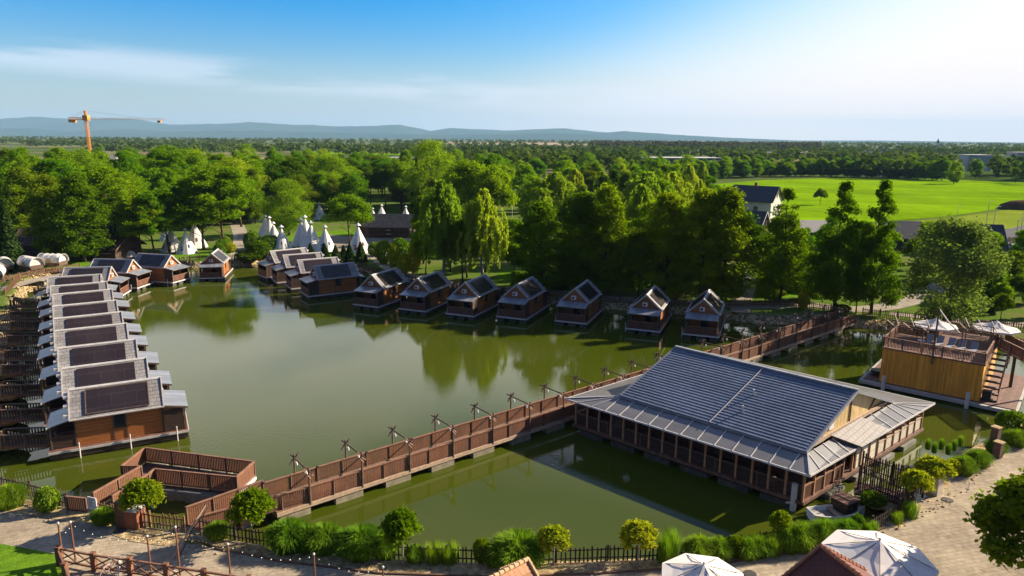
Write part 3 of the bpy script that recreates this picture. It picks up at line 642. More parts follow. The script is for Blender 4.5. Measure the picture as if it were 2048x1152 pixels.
# veranda roof: translucent sheets
poly=mat('milky_grey_polycarbonate',(.20,.188,.178),.26,(.15,.142,.135),.5,spec=.7)
i0,i1,i2,i3=m0.copy(),m1.copy(),n1.copy(),n0.copy()
for p in (i0,i1,i2,i3): p.z=3.62
i0+=e2*.25; i1+=e2*.25; i2-=e2*.25; i3-=e2*.25
for A_,B_,C_,D_ in ((PL,PF_,i1,i0),(PF_,PR,i2,i1),(PR,PB,i3,i2),(PB,PL,i0,i3)):
    q=MB(); q.slab([A_,B_,C_,D_],.05); q.build('veranda_roof',poly,pv,world=True)
q=MB()
def bars(A_,B_,C_,D_,n):
    for k in range(n+1):
        f=k/n; a=A_.lerp(B_,f); b=D_.lerp(C_,max(0,min(1,(f*(B_-A_).length-((D_-A_).dot((B_-A_).normalized())))/(C_-D_).length)))
        q.beam(tuple(a+Vector((0,0,.03))),tuple(b+Vector((0,0,.03))),.055,.04)
bars(PL,PF_,i1,i0,15); bars(PF_,PR,i2,i1,15)
q.beam(tuple(PF_+Vector((0,0,.04))),tuple(i1+Vector((0,0,.04))),.11,.05); q.beam(tuple(PL+Vector((0,0,.04))),tuple(i0+Vector((0,0,.04))),.09,.05)
for A_,B_ in ((PL,PF_),(PF_,PR),(PR,PB),(PB,PL)): q.beam(tuple(A_-Vector((0,0,.05))),tuple(B_-Vector((0,0,.05))),.07,.13)
q.build('glazing_bar',trim,pv,world=True)
# tiled canopy over the side entrance
ca=PF_.lerp(PR,.33); cb=PF_.lerp(PR,.56); u_=Vector((0,0,.22))
cn=i1.lerp(i2,.24); cm=i1.lerp(i2,.60)
tc_=MB(); tc_.slab([ca+e1*.25+u_*.55,cb+e1*.25+u_*.55,cm+u_*1.4,cn+u_*1.4],.12); tc_.build('entrance_canopy',mat('brown_grey_tiles',(.22,.18,.17),.6,(.17,.14,.13),1.5,brick=((.7,.7,0),(.7,-.7,0),.5,.35,.03,.5),bump=.5,bscale=.02),pv,world=True)
# deck, posts, balustrade, walls, floats
q=MB(); q.prism([inset(.015,.985,0),inset(.015,.015,0),inset(.985,.015,0),inset(.985,.985,0)][::-1],.62,.85)
q=MB(); q.prism([inset(.02,.02,0),inset(.98,.02,0),inset(.98,.98,0),inset(.02,.98,0)],.62,.85); q.build('deck',wood_deck,pv,world=True)
wl=MB(); wl.prism([inset(.15,.16,0),inset(.84,.16,0),inset(.84,.84,0),inset(.15,.84,0)],.86,3.55); wl.build('inner_wall',mat('plum_timber_wall',(.20,.08,.05),.6,(.14,.055,.035),2,band=((1,1,0),.15,.1,.5)),pv,world=True)
for k in range(5):
    f=.22+.13*k; a=inset(.842,f,0); b=inset(.842,f+.08,0); w_=MB(); w_.prism([a,a+e1*.03,b+e1*.03,b],1.7,2.8); w_.build('window',glass_d,pv,world=True)
for k in range(6):
    f=.2+.11*k; a=inset(f,.158,0); b=inset(f+.07,.158,0); w_=MB(); w_.prism([a-e2*.03,b-e2*.03,b,a],1.7,2.8); w_.build('window',glass_d,pv,world=True)
pm=None
def padd(p):
    global pm
    if pm is None:
        pm=MB().box(-.075,.075,-.075,.075,0,ZE-.85-.1).build('post',mat('warm_timber_post',(.42,.22,.11),.6,(.32,.16,.08),3),pv); c=pm
    else: c=pm.copy(); COL.objects.link(c); c.parent=pv
    c.location=(p.x-pv.location.x,p.y-pv.location.y,.85); c.rotation_euler=(0,0,math.atan2(e1.y,e1.x))
for k in range(17): padd(inset(.03+.94*k/16,.03,0)); padd(inset(.03+.94*k/16,.97,0)) if k%2==0 else None
for k in range(1,14): padd(inset(.97,.03+.94*k/14,0))
for k in range(1,8): padd(inset(.03,.03+.94*k/8,0))
railing_parts(pv,inset(.03,.03,0),inset(.97,.03,0),.85,1.0,3,mat('shade_dark_slats',(.06,.03,.02),.7,(.035,.02,.014),4),wood_g)  # shaded side: the shade is painted into the slats as near-black
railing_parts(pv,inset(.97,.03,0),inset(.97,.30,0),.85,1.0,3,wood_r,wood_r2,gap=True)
railing_parts(pv,inset(.97,.57,0),inset(.97,.97,0),.85,1.0,3,mat('sunlit_pale_slats',(.78,.68,.55),.6,(.66,.56,.44),3),wood_pale)  # sunny side: sunlight put into the slats as a paler colour
railing_parts(pv,inset(.03,.03,0),inset(.03,.97,0),.85,1.0,3,wood_r,wood_r2)
railing_parts(pv,inset(.03,.97,0),inset(.97,.97,0),.85,1.0,3,wood_r,wood_r2)
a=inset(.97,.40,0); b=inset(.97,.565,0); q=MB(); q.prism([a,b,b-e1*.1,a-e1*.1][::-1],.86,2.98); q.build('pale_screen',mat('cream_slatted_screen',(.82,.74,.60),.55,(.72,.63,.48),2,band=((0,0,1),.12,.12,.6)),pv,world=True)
q=MB()
for k in range(6):
    f=.05+.155*k
    for g_ in (.05,.95): a=inset(f,g_,0); MB().prism([a-e2*.35,a+e1*2.2-e2*.35,a+e1*2.2+e2*.6,a+e2*.6],-.4,.40).build('float',mat('dark_float',(.1,.1,.1)),pv,world=True)  # front and rear floats in the dark tone
for k in range(4):
    a=inset(.955,.18+.2*k,0); MB().prism([a-e1*.5,a+e1*.6,a+e1*.6+e2*2.4,a-e1*.5+e2*2.4],-.4,.34).build('float',concrete,pv,world=True)
pp=at(1586,1012,.3); q=MB(); q.tube([(pp.x,pp.y,-1),(pp.x,pp.y,1.9)],.2,10); q.beam((pp.x-.5,pp.y,.55),(pp.x+.5,pp.y,.55),.1); q.build('mooring_pile',trim,pv,world=True)
# ------------------------------------------------------------------ sauna raft with roof terrace
sx_,sy_=41.88,66.02; sa=R(-40); sr=thing('terrace_raft','square raft building with honey timber walls carrying a railed roof terrace','raft building',(sx_,sy_,0),sa)
A_,B_=4.2,3.2
MB().box(-5.9,7.2,-3.9,8.4,.2,.5).build('pontoon',mat('weathered_pontoon',(.45,.42,.38),.7,(.33,.31,.28),1.5),sr)
MB().box(-5.6,7.0,-3.4,8.2,.503,.56).build('lower_deck',wood_deck,sr)
MB().box(-A_,A_,-B_,B_,.57,4.0).build('wall',wood_y,sr)
MB().box(-.5,A_-.05,B_+.01,8.0,.57,3.92).build('rear_wall',wood_y,sr)
MB().box(-A_-.12,A_+.12,-B_-.12,B_+.1,4.003,4.14).build('roof_deck',wood_deck,sr)
MB().box(-.6,A_+.12,B_+.103,8.1,4.0,4.137).build('roof_deck',wood_deck,sr)
def rl(x0,y0,x1,y1,z,h=1.0,gap=True,post=1.6):
    a=Vector((x0,y0,0)); b=Vector((x1,y1,0)); Ln=(b-a).length; d=(b-a)/Ln; n=Vector((-d.y,d.x,0)); q=MB(); s=.05
    while s<Ln-.05:
        p=a+d*s; e=p+d*.07; o=n*.014; q.hexa([p-o+Vector((0,0,z+.1)),e-o+Vector((0,0,z+.1)),e+o+Vector((0,0,z+.1)),p+o+Vector((0,0,z+.1))],[p-o+Vector((0,0,z+h-.04)),e-o+Vector((0,0,z+h-.04)),e+o+Vector((0,0,z+h-.04)),p+o+Vector((0,0,z+h-.04))]); s+=.125
    q.build('railing_panel',wood_r,sr); MB().beam((x0,y0,z+h),(x1,y1,z+h),.13,.06).build('handrail',wood_r2,sr)
    k=max(1,int(round(Ln/post)))
    for i in range(k+1):
        p=a+d*Ln*i/k; MB().box(p.x-.05,p.x+.05,p.y-.05,p.y+.05,z,z+h+.05).build('post',wood_g,sr)
rl(-A_,-B_,A_,-B_,4.14); rl(A_,-B_,A_,B_-.8,4.14); rl(-A_,-B_,-A_,B_,4.14); rl(-A_,B_,-.6,B_,4.14); rl(-.6,B_,-.6,8,4.14); rl(-.6,8,A_,8,4.14); rl(A_,4.2,A_,8,4.14)
rl(A_+1.3,B_-.6,A_+1.3,B_+1.2,2.6,.9)
st=MB()
for k in range(9): st.box(A_+.03,A_+1.25,-2.4+k*.62,-2.4+k*.62+.6,.56+k*.4,.56+k*.4+.08)
st.build('stair',wood_g,sr)
q=MB(); q.beam((A_+1.28,-2.4,1.5),(A_+1.28,3.2,5.0),.1,.08); q.beam((A_+1.28,-2.4,.6),(A_+1.28,3.2,4.15),.06,.25); q.build('stair_rail',wood_r2,sr)
MB().box(A_+.1,A_+.8,-2.6,-2.0,.57,1.5).build('cabinet',mat('black_cabinet',(.03,.028,.027),.5),sr)
for x in (-3.6,3.4): MB().tube([(x,-4.15,-1),(x,-4.15,1.5)],.17,10).build('mooring_pile',trim,sr)
q=MB(); q.tube([(-4.9,-1.2,.56),(-4.9,-1.2,1.1)],[.55,.6],12); q.build('tub',mat('black_tub',(.02,.02,.022),.3),sr)
ca_,sa_=math.cos(sa),math.sin(sa)
def onraft(x,y,z): return (sx_+ca_*x-sa_*y,sy_+sa_*x+ca_*y,z)
# pergola frames standing on the terrace
def pergola(x,y,w,lab,lf=1.0):
    r=thing('pergola_frame',lab,'pergola',onraft(x,y,4.14),sa,'rough pole pergolas on the roof terrace')
    for px_,py_ in ((-w,-1.2),(w,-1.2),(-w,1.2),(w,1.2)): MB().tube([(px_,py_,0),(px_,py_,2.3)],.055,6).build('post',wood_g,r)
    for py_ in (-1.2,1.2): MB().tube([(-w-.4,py_,2.2),(w+.4,py_,2.2)],.05,6).build('beam',wood_g,r)
    for k in range(3):
        xx=-w+w*k; MB().tube([(xx-.35,-1.55,2.75),(xx+.25,-.2,1.85)],.045,5).build('brace',wood_pale,r); MB().tube([(xx-.3,1.6,2.7),(xx+.3,.5,2.0)],.045,5).build('brace',wood_pale,r)
    return r
pergola(-2.4,-1.7,1.4,'rough pole pergola at the left end of the roof terrace'); pergola(2.9,1.6,1.1,'rough pole pergola at the right end of the roof terrace')
ms=thing('mast',"tall thin timber mast with white sail rope over the roof terrace",'mast',onraft(.1,-3.35,3.3))
MB().tube([(0,0,0),(0,0,5.5)],[.09,.07],8).build('pole',wood_g,ms); MB().tube([(0,0,5.4),(1.2,.3,4.1),(2.7,.7,2.9)],[.06,.07,.05],6).build('rope',white_p,ms)
def umbrella(loc,r_,h,lab,grp,rz=0,sides=8,m=None):
    t=thing('parasol',lab,'parasol',loc,rz,grp); cv=MB(); hub=(0,0,h); rim=[(r_*math.cos(2*math.pi*k/sides),r_*math.sin(2*math.pi*k/sides),h-r_*.36) for k in range(sides)]
    for k in range(sides):
        a=Vector(rim[k]); b=Vector(rim[(k+1)%sides]); mid=(a+b)/2+Vector((0,0,-.02))
        for s in range(4):
            f0,f1=s/4,(s+1)/4; H=Vector(hub); sag=lambda f:Vector((0,0,-.10*math.sin(math.pi*f)))
            p=[H.lerp(a,f1)+sag(f1),H.lerp(b,f1)+sag(f1),H.lerp(b,f0)+sag(f0),H.lerp(a,f0)+sag(f0)]
            cv.poly(p if s else p[:3])
        cv.poly([b+Vector((0,0,-.16)),b,a,a+Vector((0,0,-.16))][::-1])
    c=cv.build('canopy',m or mat('cream_canvas',(.74,.68,.62),.85,(.66,.60,.55),2),t); md=c.modifiers.new('thick','SOLIDIFY'); md.thickness=.012
    MB().tube([(0,0,0),(0,0,h)],.035,8).build('pole',wood_g,t)
    q=MB()
    for x in rim: q.beam((0,0,h-.04),(x[0],x[1],x[2]-.03),.025)
    q.build('rib',wood_g,t); MB().ball((0,0,h+.05),.07,8,5).build('finial',trim,t)
    return t
umbrella(onraft(-.9,3.1,4.14),2.0,2.25,'cream parasol behind the loungers on the roof terrace','parasols on the roof terrace')
umbrella(onraft(3.9,6.2,4.14),2.1,2.2,'cream parasol over the rear corner of the roof terrace','parasols on the roof terrace')
fab=mat('grey_lounger_fabric',(.26,.26,.28),.8,(.2,.2,.22)); 
def lounger():
    t=thing('sun_lounger','l','sun lounger'); MB().slab([(-.3,-.9,.33),(.3,-.9,.33),(.3,.35,.36),(-.3,.35,.36)],.06).build('seat',fab,t); MB().slab([(-.3,.35,.36),(.3,.35,.36),(.3,.85,.95),(-.3,.85,.95)],.06).build('backrest',fab,t)
    for x in (-.27,.27):
        for y in (-.8,.4): MB().box(x-.02,x+.02,y-.02,y+.02,0,.31).build('leg',trim,t)
    return t
lg=lounger(); lt=treeof(lg)
for k in range(5):
    l_='grey sun lounger on the roof terrace, %s from the left pergola'%ordw(k); loc=onraft(-1.0+k*.95,.6-.1*k,4.14)
    if k==0: lg.location=loc; lg.rotation_euler=(0,0,sa); lg['label']=l_; lg['group']='sun loungers on the roof terrace'
    else: dup(lg,lt,loc,sa+random.uniform(-.1,.1),None,l_,'sun loungers on the roof terrace')
t=thing('side_table','small round white table among the loungers','table',onraft(-1.5,-.2,4.14)); MB().tube([(0,0,.5),(0,0,.54)],.32,14).build('tabletop',white_p,t); MB().tube([(0,0,0),(0,0,.5)],.04,6).build('leg',trim,t)
p0=Vector(onraft(A_,6.0,4.0)); p1=at(2110,745,4.0)
t=thing('raised_footbridge','raised dark footbridge joining the roof terrace to the right bank','footbridge',(p0.x,p0.y,4)); d=(p1-p0).normalized(); n=Vector((-d.y,d.x,0))*.75
q=MB(); q.prism([p0-n,p1-n,p1+n,p0+n],3.9,4.05); q.build('deck',wood_deck,t,world=True); railing_parts(t,p0-n,p1-n,4.05,1.0,1.6,gap=True); railing_parts(t,p0+n,p1+n,4.05,1.0,1.6,gap=True)
for f in (.35,.7): p=p0.lerp(p1,f); MB().box(p.x-.1,p.x+.1,p.y-.1,p.y+.1,-1,3.9).build('support',wood_d,t,world=True)
# ------------------------------------------------------------------ vegetation
bark=mat('brown_bark',(.10,.07,.045),.9,(.06,.042,.028),6,(1,1,.3)); bark_w=mat('pale_bark',(.35,.32,.28),.9,(.14,.12,.1),5,(1,1,.6))
def leafm(name,c,c2,tr=.48,rand=.5): return mat(name,c,.8,c2,.55,translucent=tr,rand=rand)
TR=.5
LM=dict(alder=leafm('alder_leaves',(.11,.175,.006),(.20,.275,.008)),maple=leafm('maple_leaves',(.11,.215,.006),(.21,.33,.008)),dark=leafm('dark_leaves',(.075,.13,.006),(.14,.20,.008)),
 birch=leafm('birch_leaves',(.23,.31,.02),(.35,.41,.04)),willow=leafm('willow_leaves',(.17,.27,.012),(.26,.36,.015)),pale=leafm('pale_willow_leaves',(.14,.19,.06),(.20,.25,.08)),
 conifer=leafm('conifer_needles',(.03,.065,.015),(.055,.10,.02),.2),yellow=leafm('yellow_green_leaves',(.30,.33,.015),(.42,.40,.02),.45,.2),grass=leafm('ornamental_grass_blades',(.12,.22,.015),(.22,.33,.03),.4,.4),
 topiary=leafm('clipped_leaves',(.12,.20,.015),(.18,.27,.02),.3,.5),red=leafm('red_orange_flowers',(.55,.12,.03),(.35,.2,.03),.3,.2))
def unit(n): v=rng.normal(size=(n,3)); return v/np.linalg.norm(v,axis=1)[:,None]
def quads(P_,size,up=.3,aspect=1.5,drift=None):
    n=len(P_); nr=unit(n); nr[:,2]=np.abs(nr[:,2])+up; nr/=np.linalg.norm(nr,axis=1)[:,None]
    a=np.cross(nr,unit(n)); a/=np.linalg.norm(a,axis=1)[:,None]+1e-9; b=np.cross(nr,a)
    if drift is not None: a=drift/np.linalg.norm(drift,axis=1)[:,None]; b=np.cross(a,unit(n)); b/=np.linalg.norm(b,axis=1)[:,None]+1e-9
    s=(size*rng.uniform(.6,1.35,n))[:,None] if np.isscalar(size) else (size*rng.uniform(.6,1.35,n))[:,None]
    V=np.stack([P_-a*s*aspect/2,P_+b*s*.5,P_+a*s*aspect/2,P_-b*s*.5],1).reshape(-1,3)
    return V,np.arange(n*4).reshape(-1,4)
def shell(C,Rr,n,flat=.7,inner=.55):
    k=len(C); w=Rr**2/np.sum(Rr**2); idx_=rng.choice(k,n,p=w); d=unit(n)*np.where(rng.uniform(size=n)<.16,rng.uniform(1.0,1.45,n),rng.uniform(inner,1.0,n))[:,None]*Rr[idx_][:,None]; d[:,2]*=flat
    return C[idx_]+d
def crown_pts(kind,H,Rm,nleaf):
    C=[];Rr=[]
    if kind=='alder':       # layered, ragged cone
        for k in range(95):
            t=rng.uniform(0,1)**.9; z=H*(.10+.86*t); prof=(1-t)**.62*(.6+.4*min(1,t*4+.3)); a=rng.uniform(0,6.283); rr=Rm*prof*rng.uniform(.45,1.12)
            C.append((rr*math.cos(a),rr*math.sin(a),z-.08*rr)); Rr.append(.55+Rm*.23*(1-t)*rng.uniform(.7,1.35))
        P_=shell(np.array(C),np.array(Rr),nleaf,.62)
    elif kind=='full':       # tall, full, irregular crown down to the ground
        for k in range(120):
            t=rng.uniform(0,1); z=H*(.10+.85*t); prof=(1-t**2.2)**.7*(.62+.38*min(1,t*3)); a=rng.uniform(0,6.283); f=rng.uniform(.35,1.08); rr=Rm*prof*f
            C.append((rr*math.cos(a),rr*math.sin(a),z)); Rr.append(Rm*rng.uniform(.17,.34))
        P_=shell(np.array(C),np.array(Rr),nleaf,.72)
    elif kind=='high':       # crown carried on a bare trunk
        for k in range(90):
            t=rng.uniform(0,1); z=H*(.36+.60*t); prof=math.sin(math.pi*(.18+.74*t))**.6; a=rng.uniform(0,6.283); f=rng.uniform(.3,1.08); rr=Rm*prof*f
            C.append((rr*math.cos(a),rr*math.sin(a),z)); Rr.append(Rm*rng.uniform(.17,.32))
        P_=shell(np.array(C),np.array(Rr),nleaf,.7)
    elif kind=='round':
        for k in range(75):
            d=unit(1)[0]; d[2]=abs(d[2])*1.3-.45; f=rng.uniform(.55,1); C.append((d[0]*Rm*f*.9,d[1]*Rm*f*.9,H*.56+d[2]*H*.36*f)); Rr.append(Rm*rng.uniform(.17,.30))
        P_=shell(np.array(C),np.array(Rr),nleaf,.75)
    elif kind=='oval':
        for k in range(80):
            t=rng.uniform(0,1); z=H*(.12+.84*t); prof=math.sin(math.pi*(.10+.86*t))**.7; a=rng.uniform(0,6.283); f=rng.uniform(.5,1.0); C.append((Rm*prof*f*math.cos(a),Rm*prof*f*math.sin(a),z)); Rr.append(Rm*rng.uniform(.2,.34))
        P_=shell(np.array(C),np.array(Rr),nleaf,.8)
    elif kind=='weep':
        ns=210; L_=[]
        for k in range(ns):
            t=rng.uniform(0,1)**.7; a=rng.uniform(0,6.283); top=H*(.42+.56*t); rr=Rm*math.sqrt(max(.04,1-t*t))*rng.uniform(.15,1.0)*(.8+.2*math.sin(a*4+t*5))
            ln=H*rng.uniform(.12,.34); m=int(nleaf/ns); s=rng.uniform(0,1,m); out=np.minimum(1,s*3)
            x=rr*math.cos(a)*(.82+.18*out)+rng.normal(0,.10,m); y=rr*math.sin(a)*(.82+.18*out)+rng.normal(0,.10,m); z=top+.4-ln*s+rng.normal(0,.1,m)
            L_.append(np.stack([x,y,z],1)); 
        P_=np.concatenate(L_); P_=P_[P_[:,2]>.8]
    elif kind=='cone':
        n=nleaf; t=rng.uniform(0,1,n)**1.25; a=rng.uniform(0,6.283,n); lay=1-.28*((t*9)%1); rr=Rm*(1-t)**.8*lay*np.sqrt(rng.uniform(.55,1,n)); P_=np.stack([rr*np.cos(a),rr*np.sin(a),H*(.05+.95*t)],1)
    elif kind=='ball':
        d=unit(nleaf)*rng.uniform(.75,1.0,nleaf)[:,None]; bump_=1+.08*np.sin(d[:,0]*9)*np.cos(d[:,1]*8); P_=d*bump_[:,None]*np.array([Rm,Rm,H/2])+np.array([0,0,H/2])
    return P_
def make_tree(name,kind,mt,H,Rm,nleaf,leaf,trunk=bark,tr=.22,limbs=10,twin=False):
    r=thing(name,'spare','tree'); P_=crown_pts(kind,H,Rm,nleaf)
    dr=None
    if kind=='weep': dr=np.stack([rng.normal(0,.25,len(P_)),rng.normal(0,.25,len(P_)),-np.ones(len(P_))],1)
    V,F_=quads(P_,leaf,.25,2.2 if kind=='weep' else 1.5,dr); arrmesh('crown',V,F_,mt,r)
    q=MB(); top=H*(.86 if kind in('alder','cone') else .62)
    def axis_(z): return Vector((.25*math.sin(z*.35),.2*math.cos(z*.28)-.2,z))
    q.tube([axis_(top*k/7)+Vector((0,0,-.2 if k==0 else 0)) for k in range(8)],[tr*(1-.85*k/7)*(1.35 if k==0 else 1) for k in range(8)],8)
    for k in range(limbs):
        z=H*(.18+.55*k/limbs); p=axis_(min(z,top)); e=P_[rng.integers(len(P_))]; e=Vector((float(e[0])*.8,float(e[1])*.8,max(z+.3,min(H*.9,z+H*.14*rng.uniform(.5,1.3))))); m_=p.lerp(e,.5)+Vector((0,0,.25)); q.tube([p,m_,e],[tr*.38,tr*.24,tr*.08],5)
    if twin: q.tube([Vector((.2,-.1,-.2)),Vector((1.0,.2,H*.25)),Vector((.7,.1,H*.55))],[tr,tr*.8,tr*.3],8)
    q.build('trunk',trunk,r,smooth=True)
    return r
PROTO={}
def proto(key,*a,**k):
    vs=[]
    for v in range(2): vs.append(make_tree(*a,**k))
    PROTO[key]=[[p,treeof(p),False] for p in vs]; return
proto('alder','alder_tree','full',LM['alder'],17,3.7,26000,.215,limbs=14)
proto('alderd','alder_tree','full',LM['dark'],17,3.7,26000,.215,limbs=14)
proto('high','alder_tree','high',LM['maple'],17,3.7,20000,.22,limbs=12)
proto('point','alder_tree','alder',LM['alder'],17,3.7,23000,.215,limbs=14)
proto('maple','maple_tree','round',LM['maple'],15,5.2,25000,.235)
proto('dark','broadleaf_tree','round',LM['dark'],15,5.0,22000,.235)
proto('oval','broadleaf_tree','oval',LM['maple'],15,4.0,20000,.235)
proto('birch','weeping_birch','weep',LM['birch'],14,3.8,16000,.19,bark_w)
proto('willow','willow_tree','oval',LM['willow'],13,4.3,24000,.17)
proto('pale','willow_tree','oval',LM['pale'],12,4.6,24000,.19,twin=True)
proto('cone','conifer_tree','cone',LM['conifer'],10,2.2,6000,.26)
DIM=dict(high=(17,3.5),point=(17,3.6),alder=(17,3.4),alderd=(17,3.4),maple=(15,5.2),dark=(15,5),oval=(15,4),birch=(14,3.1),willow=(13,4.3),pale=(12,4.6),cone=(10,2.2))
LOOK=dict(high='tall bare trunked green tree',alder='tall full olive green tree',alderd='tall full dark tree',point='tall pointed ragged tree',maple='round bright green tree',dark='round dark green tree',oval='oval mid green tree',birch='weeping yellow green birch',willow='feathery yellow green tree',pale='pale grey green willow',cone='narrow dark conifer')
def spot(loc):
    v=Vector(loc)-Vector((0,0,CAMH)); zc=v.y*math.cos(PITCH)-v.z*math.sin(PITCH); px=1024+FPX*v.x/zc
    for lim,t in ((60,'at the left frame edge'),(230,'below the orange crane'),(330,'right of the crane'),(480,'above the left tipis'),(640,'behind the middle tipis'),(760,'left of the brown barn'),(860,'behind the brown barn'),(1010,'above the weeping birches'),(1130,'just right of the road gap'),(1260,'behind the twin alders'),(1360,'left of the white house roof'),(1520,'near the white house'),(1700,'under the dark forest ridge'),(1860,'left of the grey halls')):
        if px<lim: return t
    return 'near the grey halls'
def put(key,loc,H,Wd_,label,group,lean=0):
    if label[0]=='~': label=LOOK[key]+' '+label[1:]+' '+spot(loc)
    h0,r0_=DIM[key]; i=random.randrange(len(PROTO[key])); p,tr_,used=PROTO[key][i]
    rz=random.uniform(0,6.28); sc3=(Wd_/2/r0_,Wd_/2/r0_,H/h0)
    if not used:
        p.location=loc; p.rotation_euler=(0,0,rz); p.scale=sc3; p['label']=label
        if group: p['group']=group
        PROTO[key][i][2]=True; return p
    o=dup(p,tr_,loc,rz,sc3,label,group)
    if not group and 'group' in o: del o['group']
    return o
def tpx(key,px,py,top,wpx,label,group=None,z=1.0):
    b=at(px,py,z); H=tall(px,py,top,z); dist=math.hypot(b.y,CAMH); w=wpx/(FPX/dist)
    return put(key,(b.x,b.y,z-.05),H,w,label,group)
GF='trees along the far bank'
for a in [
('birch',885,566,362,120,'yellow green weeping birch behind the third far bank cabin, left of two'),
('birch',968,575,380,110,'yellow green weeping birch behind the fourth far bank cabin, right of two'),
('dark',925,568,420,95,'dark low leafy tree at the foot of the two weeping birches'),
('alder',1080,584,398,108,'full green alder with visible trunk behind the fourth far bank cabin'),
('alderd',1162,590,378,92,'tall dark alder, left of the pair behind the fifth far bank cabin'),
('alder',1210,592,366,84,'tall bright green alder, right of the pair behind the fifth far bank cabin'),
('dark',1275,597,440,92,'dark bushy tree filling the gap left of the big alders'),
('alder',1325,602,380,100,'broad alder behind the gap between the fifth and sixth far bank cabins'),
('alder',1395,606,372,112,'broad green alder directly behind the sixth far bank cabin'),
('alder',1440,609,368,112,'broad green alder behind the last far bank cabin'),
('point',1558,606,366,96,'slim ragged alder in front of the white house'),
('point',1668,622,355,104,'tall pointed alder at the far end of the long footbridge'),
('point',1742,628,352,92,'tall pointed alder standing alone right of the long footbridge end'),
('high',1712,626,440,40,'thin leaning alder stem between the two pointed alders'),
('pale',1885,652,442,172,'big pale green willow between the far bank and the terrace raft'),
('alder',1615,600,500,70,'low green alder between the slim and the pointed alders'),
]: tpx(*a,GF)
for a in [
('willow',578,470,360,92,'rounded yellow green willow behind the left tipis'),
('maple',700,490,374,92,'bright green maple among the tipis'),
('cone',598,452,412,20,'small dark conifer beside the blue white tipi'),
('cone',24,540,400,60,'dark spruce at the left edge behind the wagons'),
('alder',60,500,330,90,'tall olive green tree above the covered wagons'),
('alder',112,520,345,80,'tall tree between the wagons and the dark log barn'),
('alder',170,524,340,95,'bright tree partly covering the dark log barn'),
('high',232,510,330,90,'tree standing at the right end of the dark log barn'),
('high',310,510,380,70,'slim tree left of the white tipi with a blue emblem'),
('high',285,512,390,70,'slim tree right of the dark log barn with thin trunk'),
('high',340,505,370,80,'leafy tree between the barn and the tipis'),
('high',408,500,350,100,'spreading tree with tall bare trunk among the left tipis'),
('high',450,498,330,95,'spreading tree above the clipped green arches'),
('maple',205,450,320,110,'deep green maple in the second row of the left wood'),
('dark',395,455,345,80,'dark round tree deep in the left wood'),
('birch',275,430,330,110,'weeping birch showing light in the left wood'),
('birch',320,425,330,90,'second weeping birch behind the first in the left wood'),
('willow',400,430,318,110,'yellow green willow rising over the left wood'),
('willow',470,440,315,120,'yellow green willow at the right end of the left wood'),
('maple',940,470,300,130,'tall bright green maple tower in the centre of the wood'),
('maple',985,480,310,90,'tall bright maple beside the narrow road gap'),
('willow',865,430,283,110,'tallest yellow green willow above the centre wood'),
('dark',590,430,302,110,'dark round oak behind the yellow green willow'),
('willow',660,420,308,100,'pale green willow crown behind the bright maple'),
('cone',835,430,318,34,'narrow dark spruce above the brown barn'),
('birch',1110,470,345,110,'weeping birch just right of the road gap'),
('birch',1290,480,345,130,'broad weeping birch behind the dark alders'),
('birch',1340,470,345,90,'weeping birch left of the white house'),
('dark',1640,410,372,26,'small dark round tree alone in the crop field'),
]: tpx(*a)
# filler trees of the woods
def inpoly(x,y,P_):
    c=False; j=len(P_)-1
    for i in range(len(P_)):
        if (P_[i][1]>y)!=(P_[j][1]>y) and x<(P_[j][0]-P_[i][0])*(y-P_[i][1])/(P_[j][1]-P_[i][1])+P_[i][0]: c=not c
        j=i
    return c
placed=[]
def fill(poly,n,kinds,hr,sep,label,group,avoid=()):
    W_=[at(x,y,1)[:2] for x,y in poly]; x0,x1=min(p[0] for p in W_),max(p[0] for p in W_); y0,y1=min(p[1] for p in W_),max(p[1] for p in W_)
    c=0; tries=0
    while c<n and tries<n*60:
        tries+=1; x,y=random.uniform(x0,x1),random.uniform(y0,y1)
        if not inpoly(x,y,W_) or any((x-a)**2+(y-b)**2<sep*sep for a,b in placed): continue
        placed.append((x,y)); k=random.choice(kinds); H=random.uniform(*hr)*(0.6 if k=='cone' else 1); put(k,(x,y,.95),H,H*DIM[k][1]*2/DIM[k][0]*random.uniform(.9,1.25),label,group); c+=1
fill([(-160,405),(520,398),(530,452),(380,465),(200,478),(-200,500)],84,['alder','high','maple','oval','high','willow','maple'],(15,20),4.6,'~in the left wood','trees of the wood left of the lake')
fill([(520,385),(1010,380),(1015,425),(820,425),(640,425),(520,445)],62,['maple','dark','dark','oval','alderd'],(14,18),5,'~in the centre wood','trees of the wood behind the barn')
fill([(1030,392),(1430,385),(1445,530),(1330,545),(1240,550),(1040,530)],52,['birch','oval','alderd','dark','birch'],(12,15),5,'~in the grove','trees of the grove behind the alders')
fill([(1030,350),(1380,345),(1400,385),(1040,392)],40,['oval','maple','dark','willow'],(10,15),8,'~farther back','trees right of the road gap')
fill([(830,525),(1000,545),(1200,565),(1480,575),(1490,600),(1330,590),(1150,580),(1000,566),(830,548)],15,['dark','oval','alderd','high'],(9,14),4.5,'~close behind the cabins','trees of the belt behind the far bank cabins')
fill([(560,425),(720,425),(720,440),(640,436),(560,440)],9,['dark','oval','high'],(11,15),4.5,'~at the wood edge','trees at the edge of the centre wood')
fill([(1480,520),(1880,520),(1900,545),(2060,560),(2060,600),(1940,590),(1850,560),(1640,580),(1500,560)],20,['dark','oval','high'],(6,10),5,'~in the shady garden','trees of the shady garden')
fill([(1915,560),(2080,552),(2090,640),(1990,646),(1925,636)],22,['dark','oval','cone','dark'],(3.5,6),2.2,'~in the shady garden','trees of the shady garden')
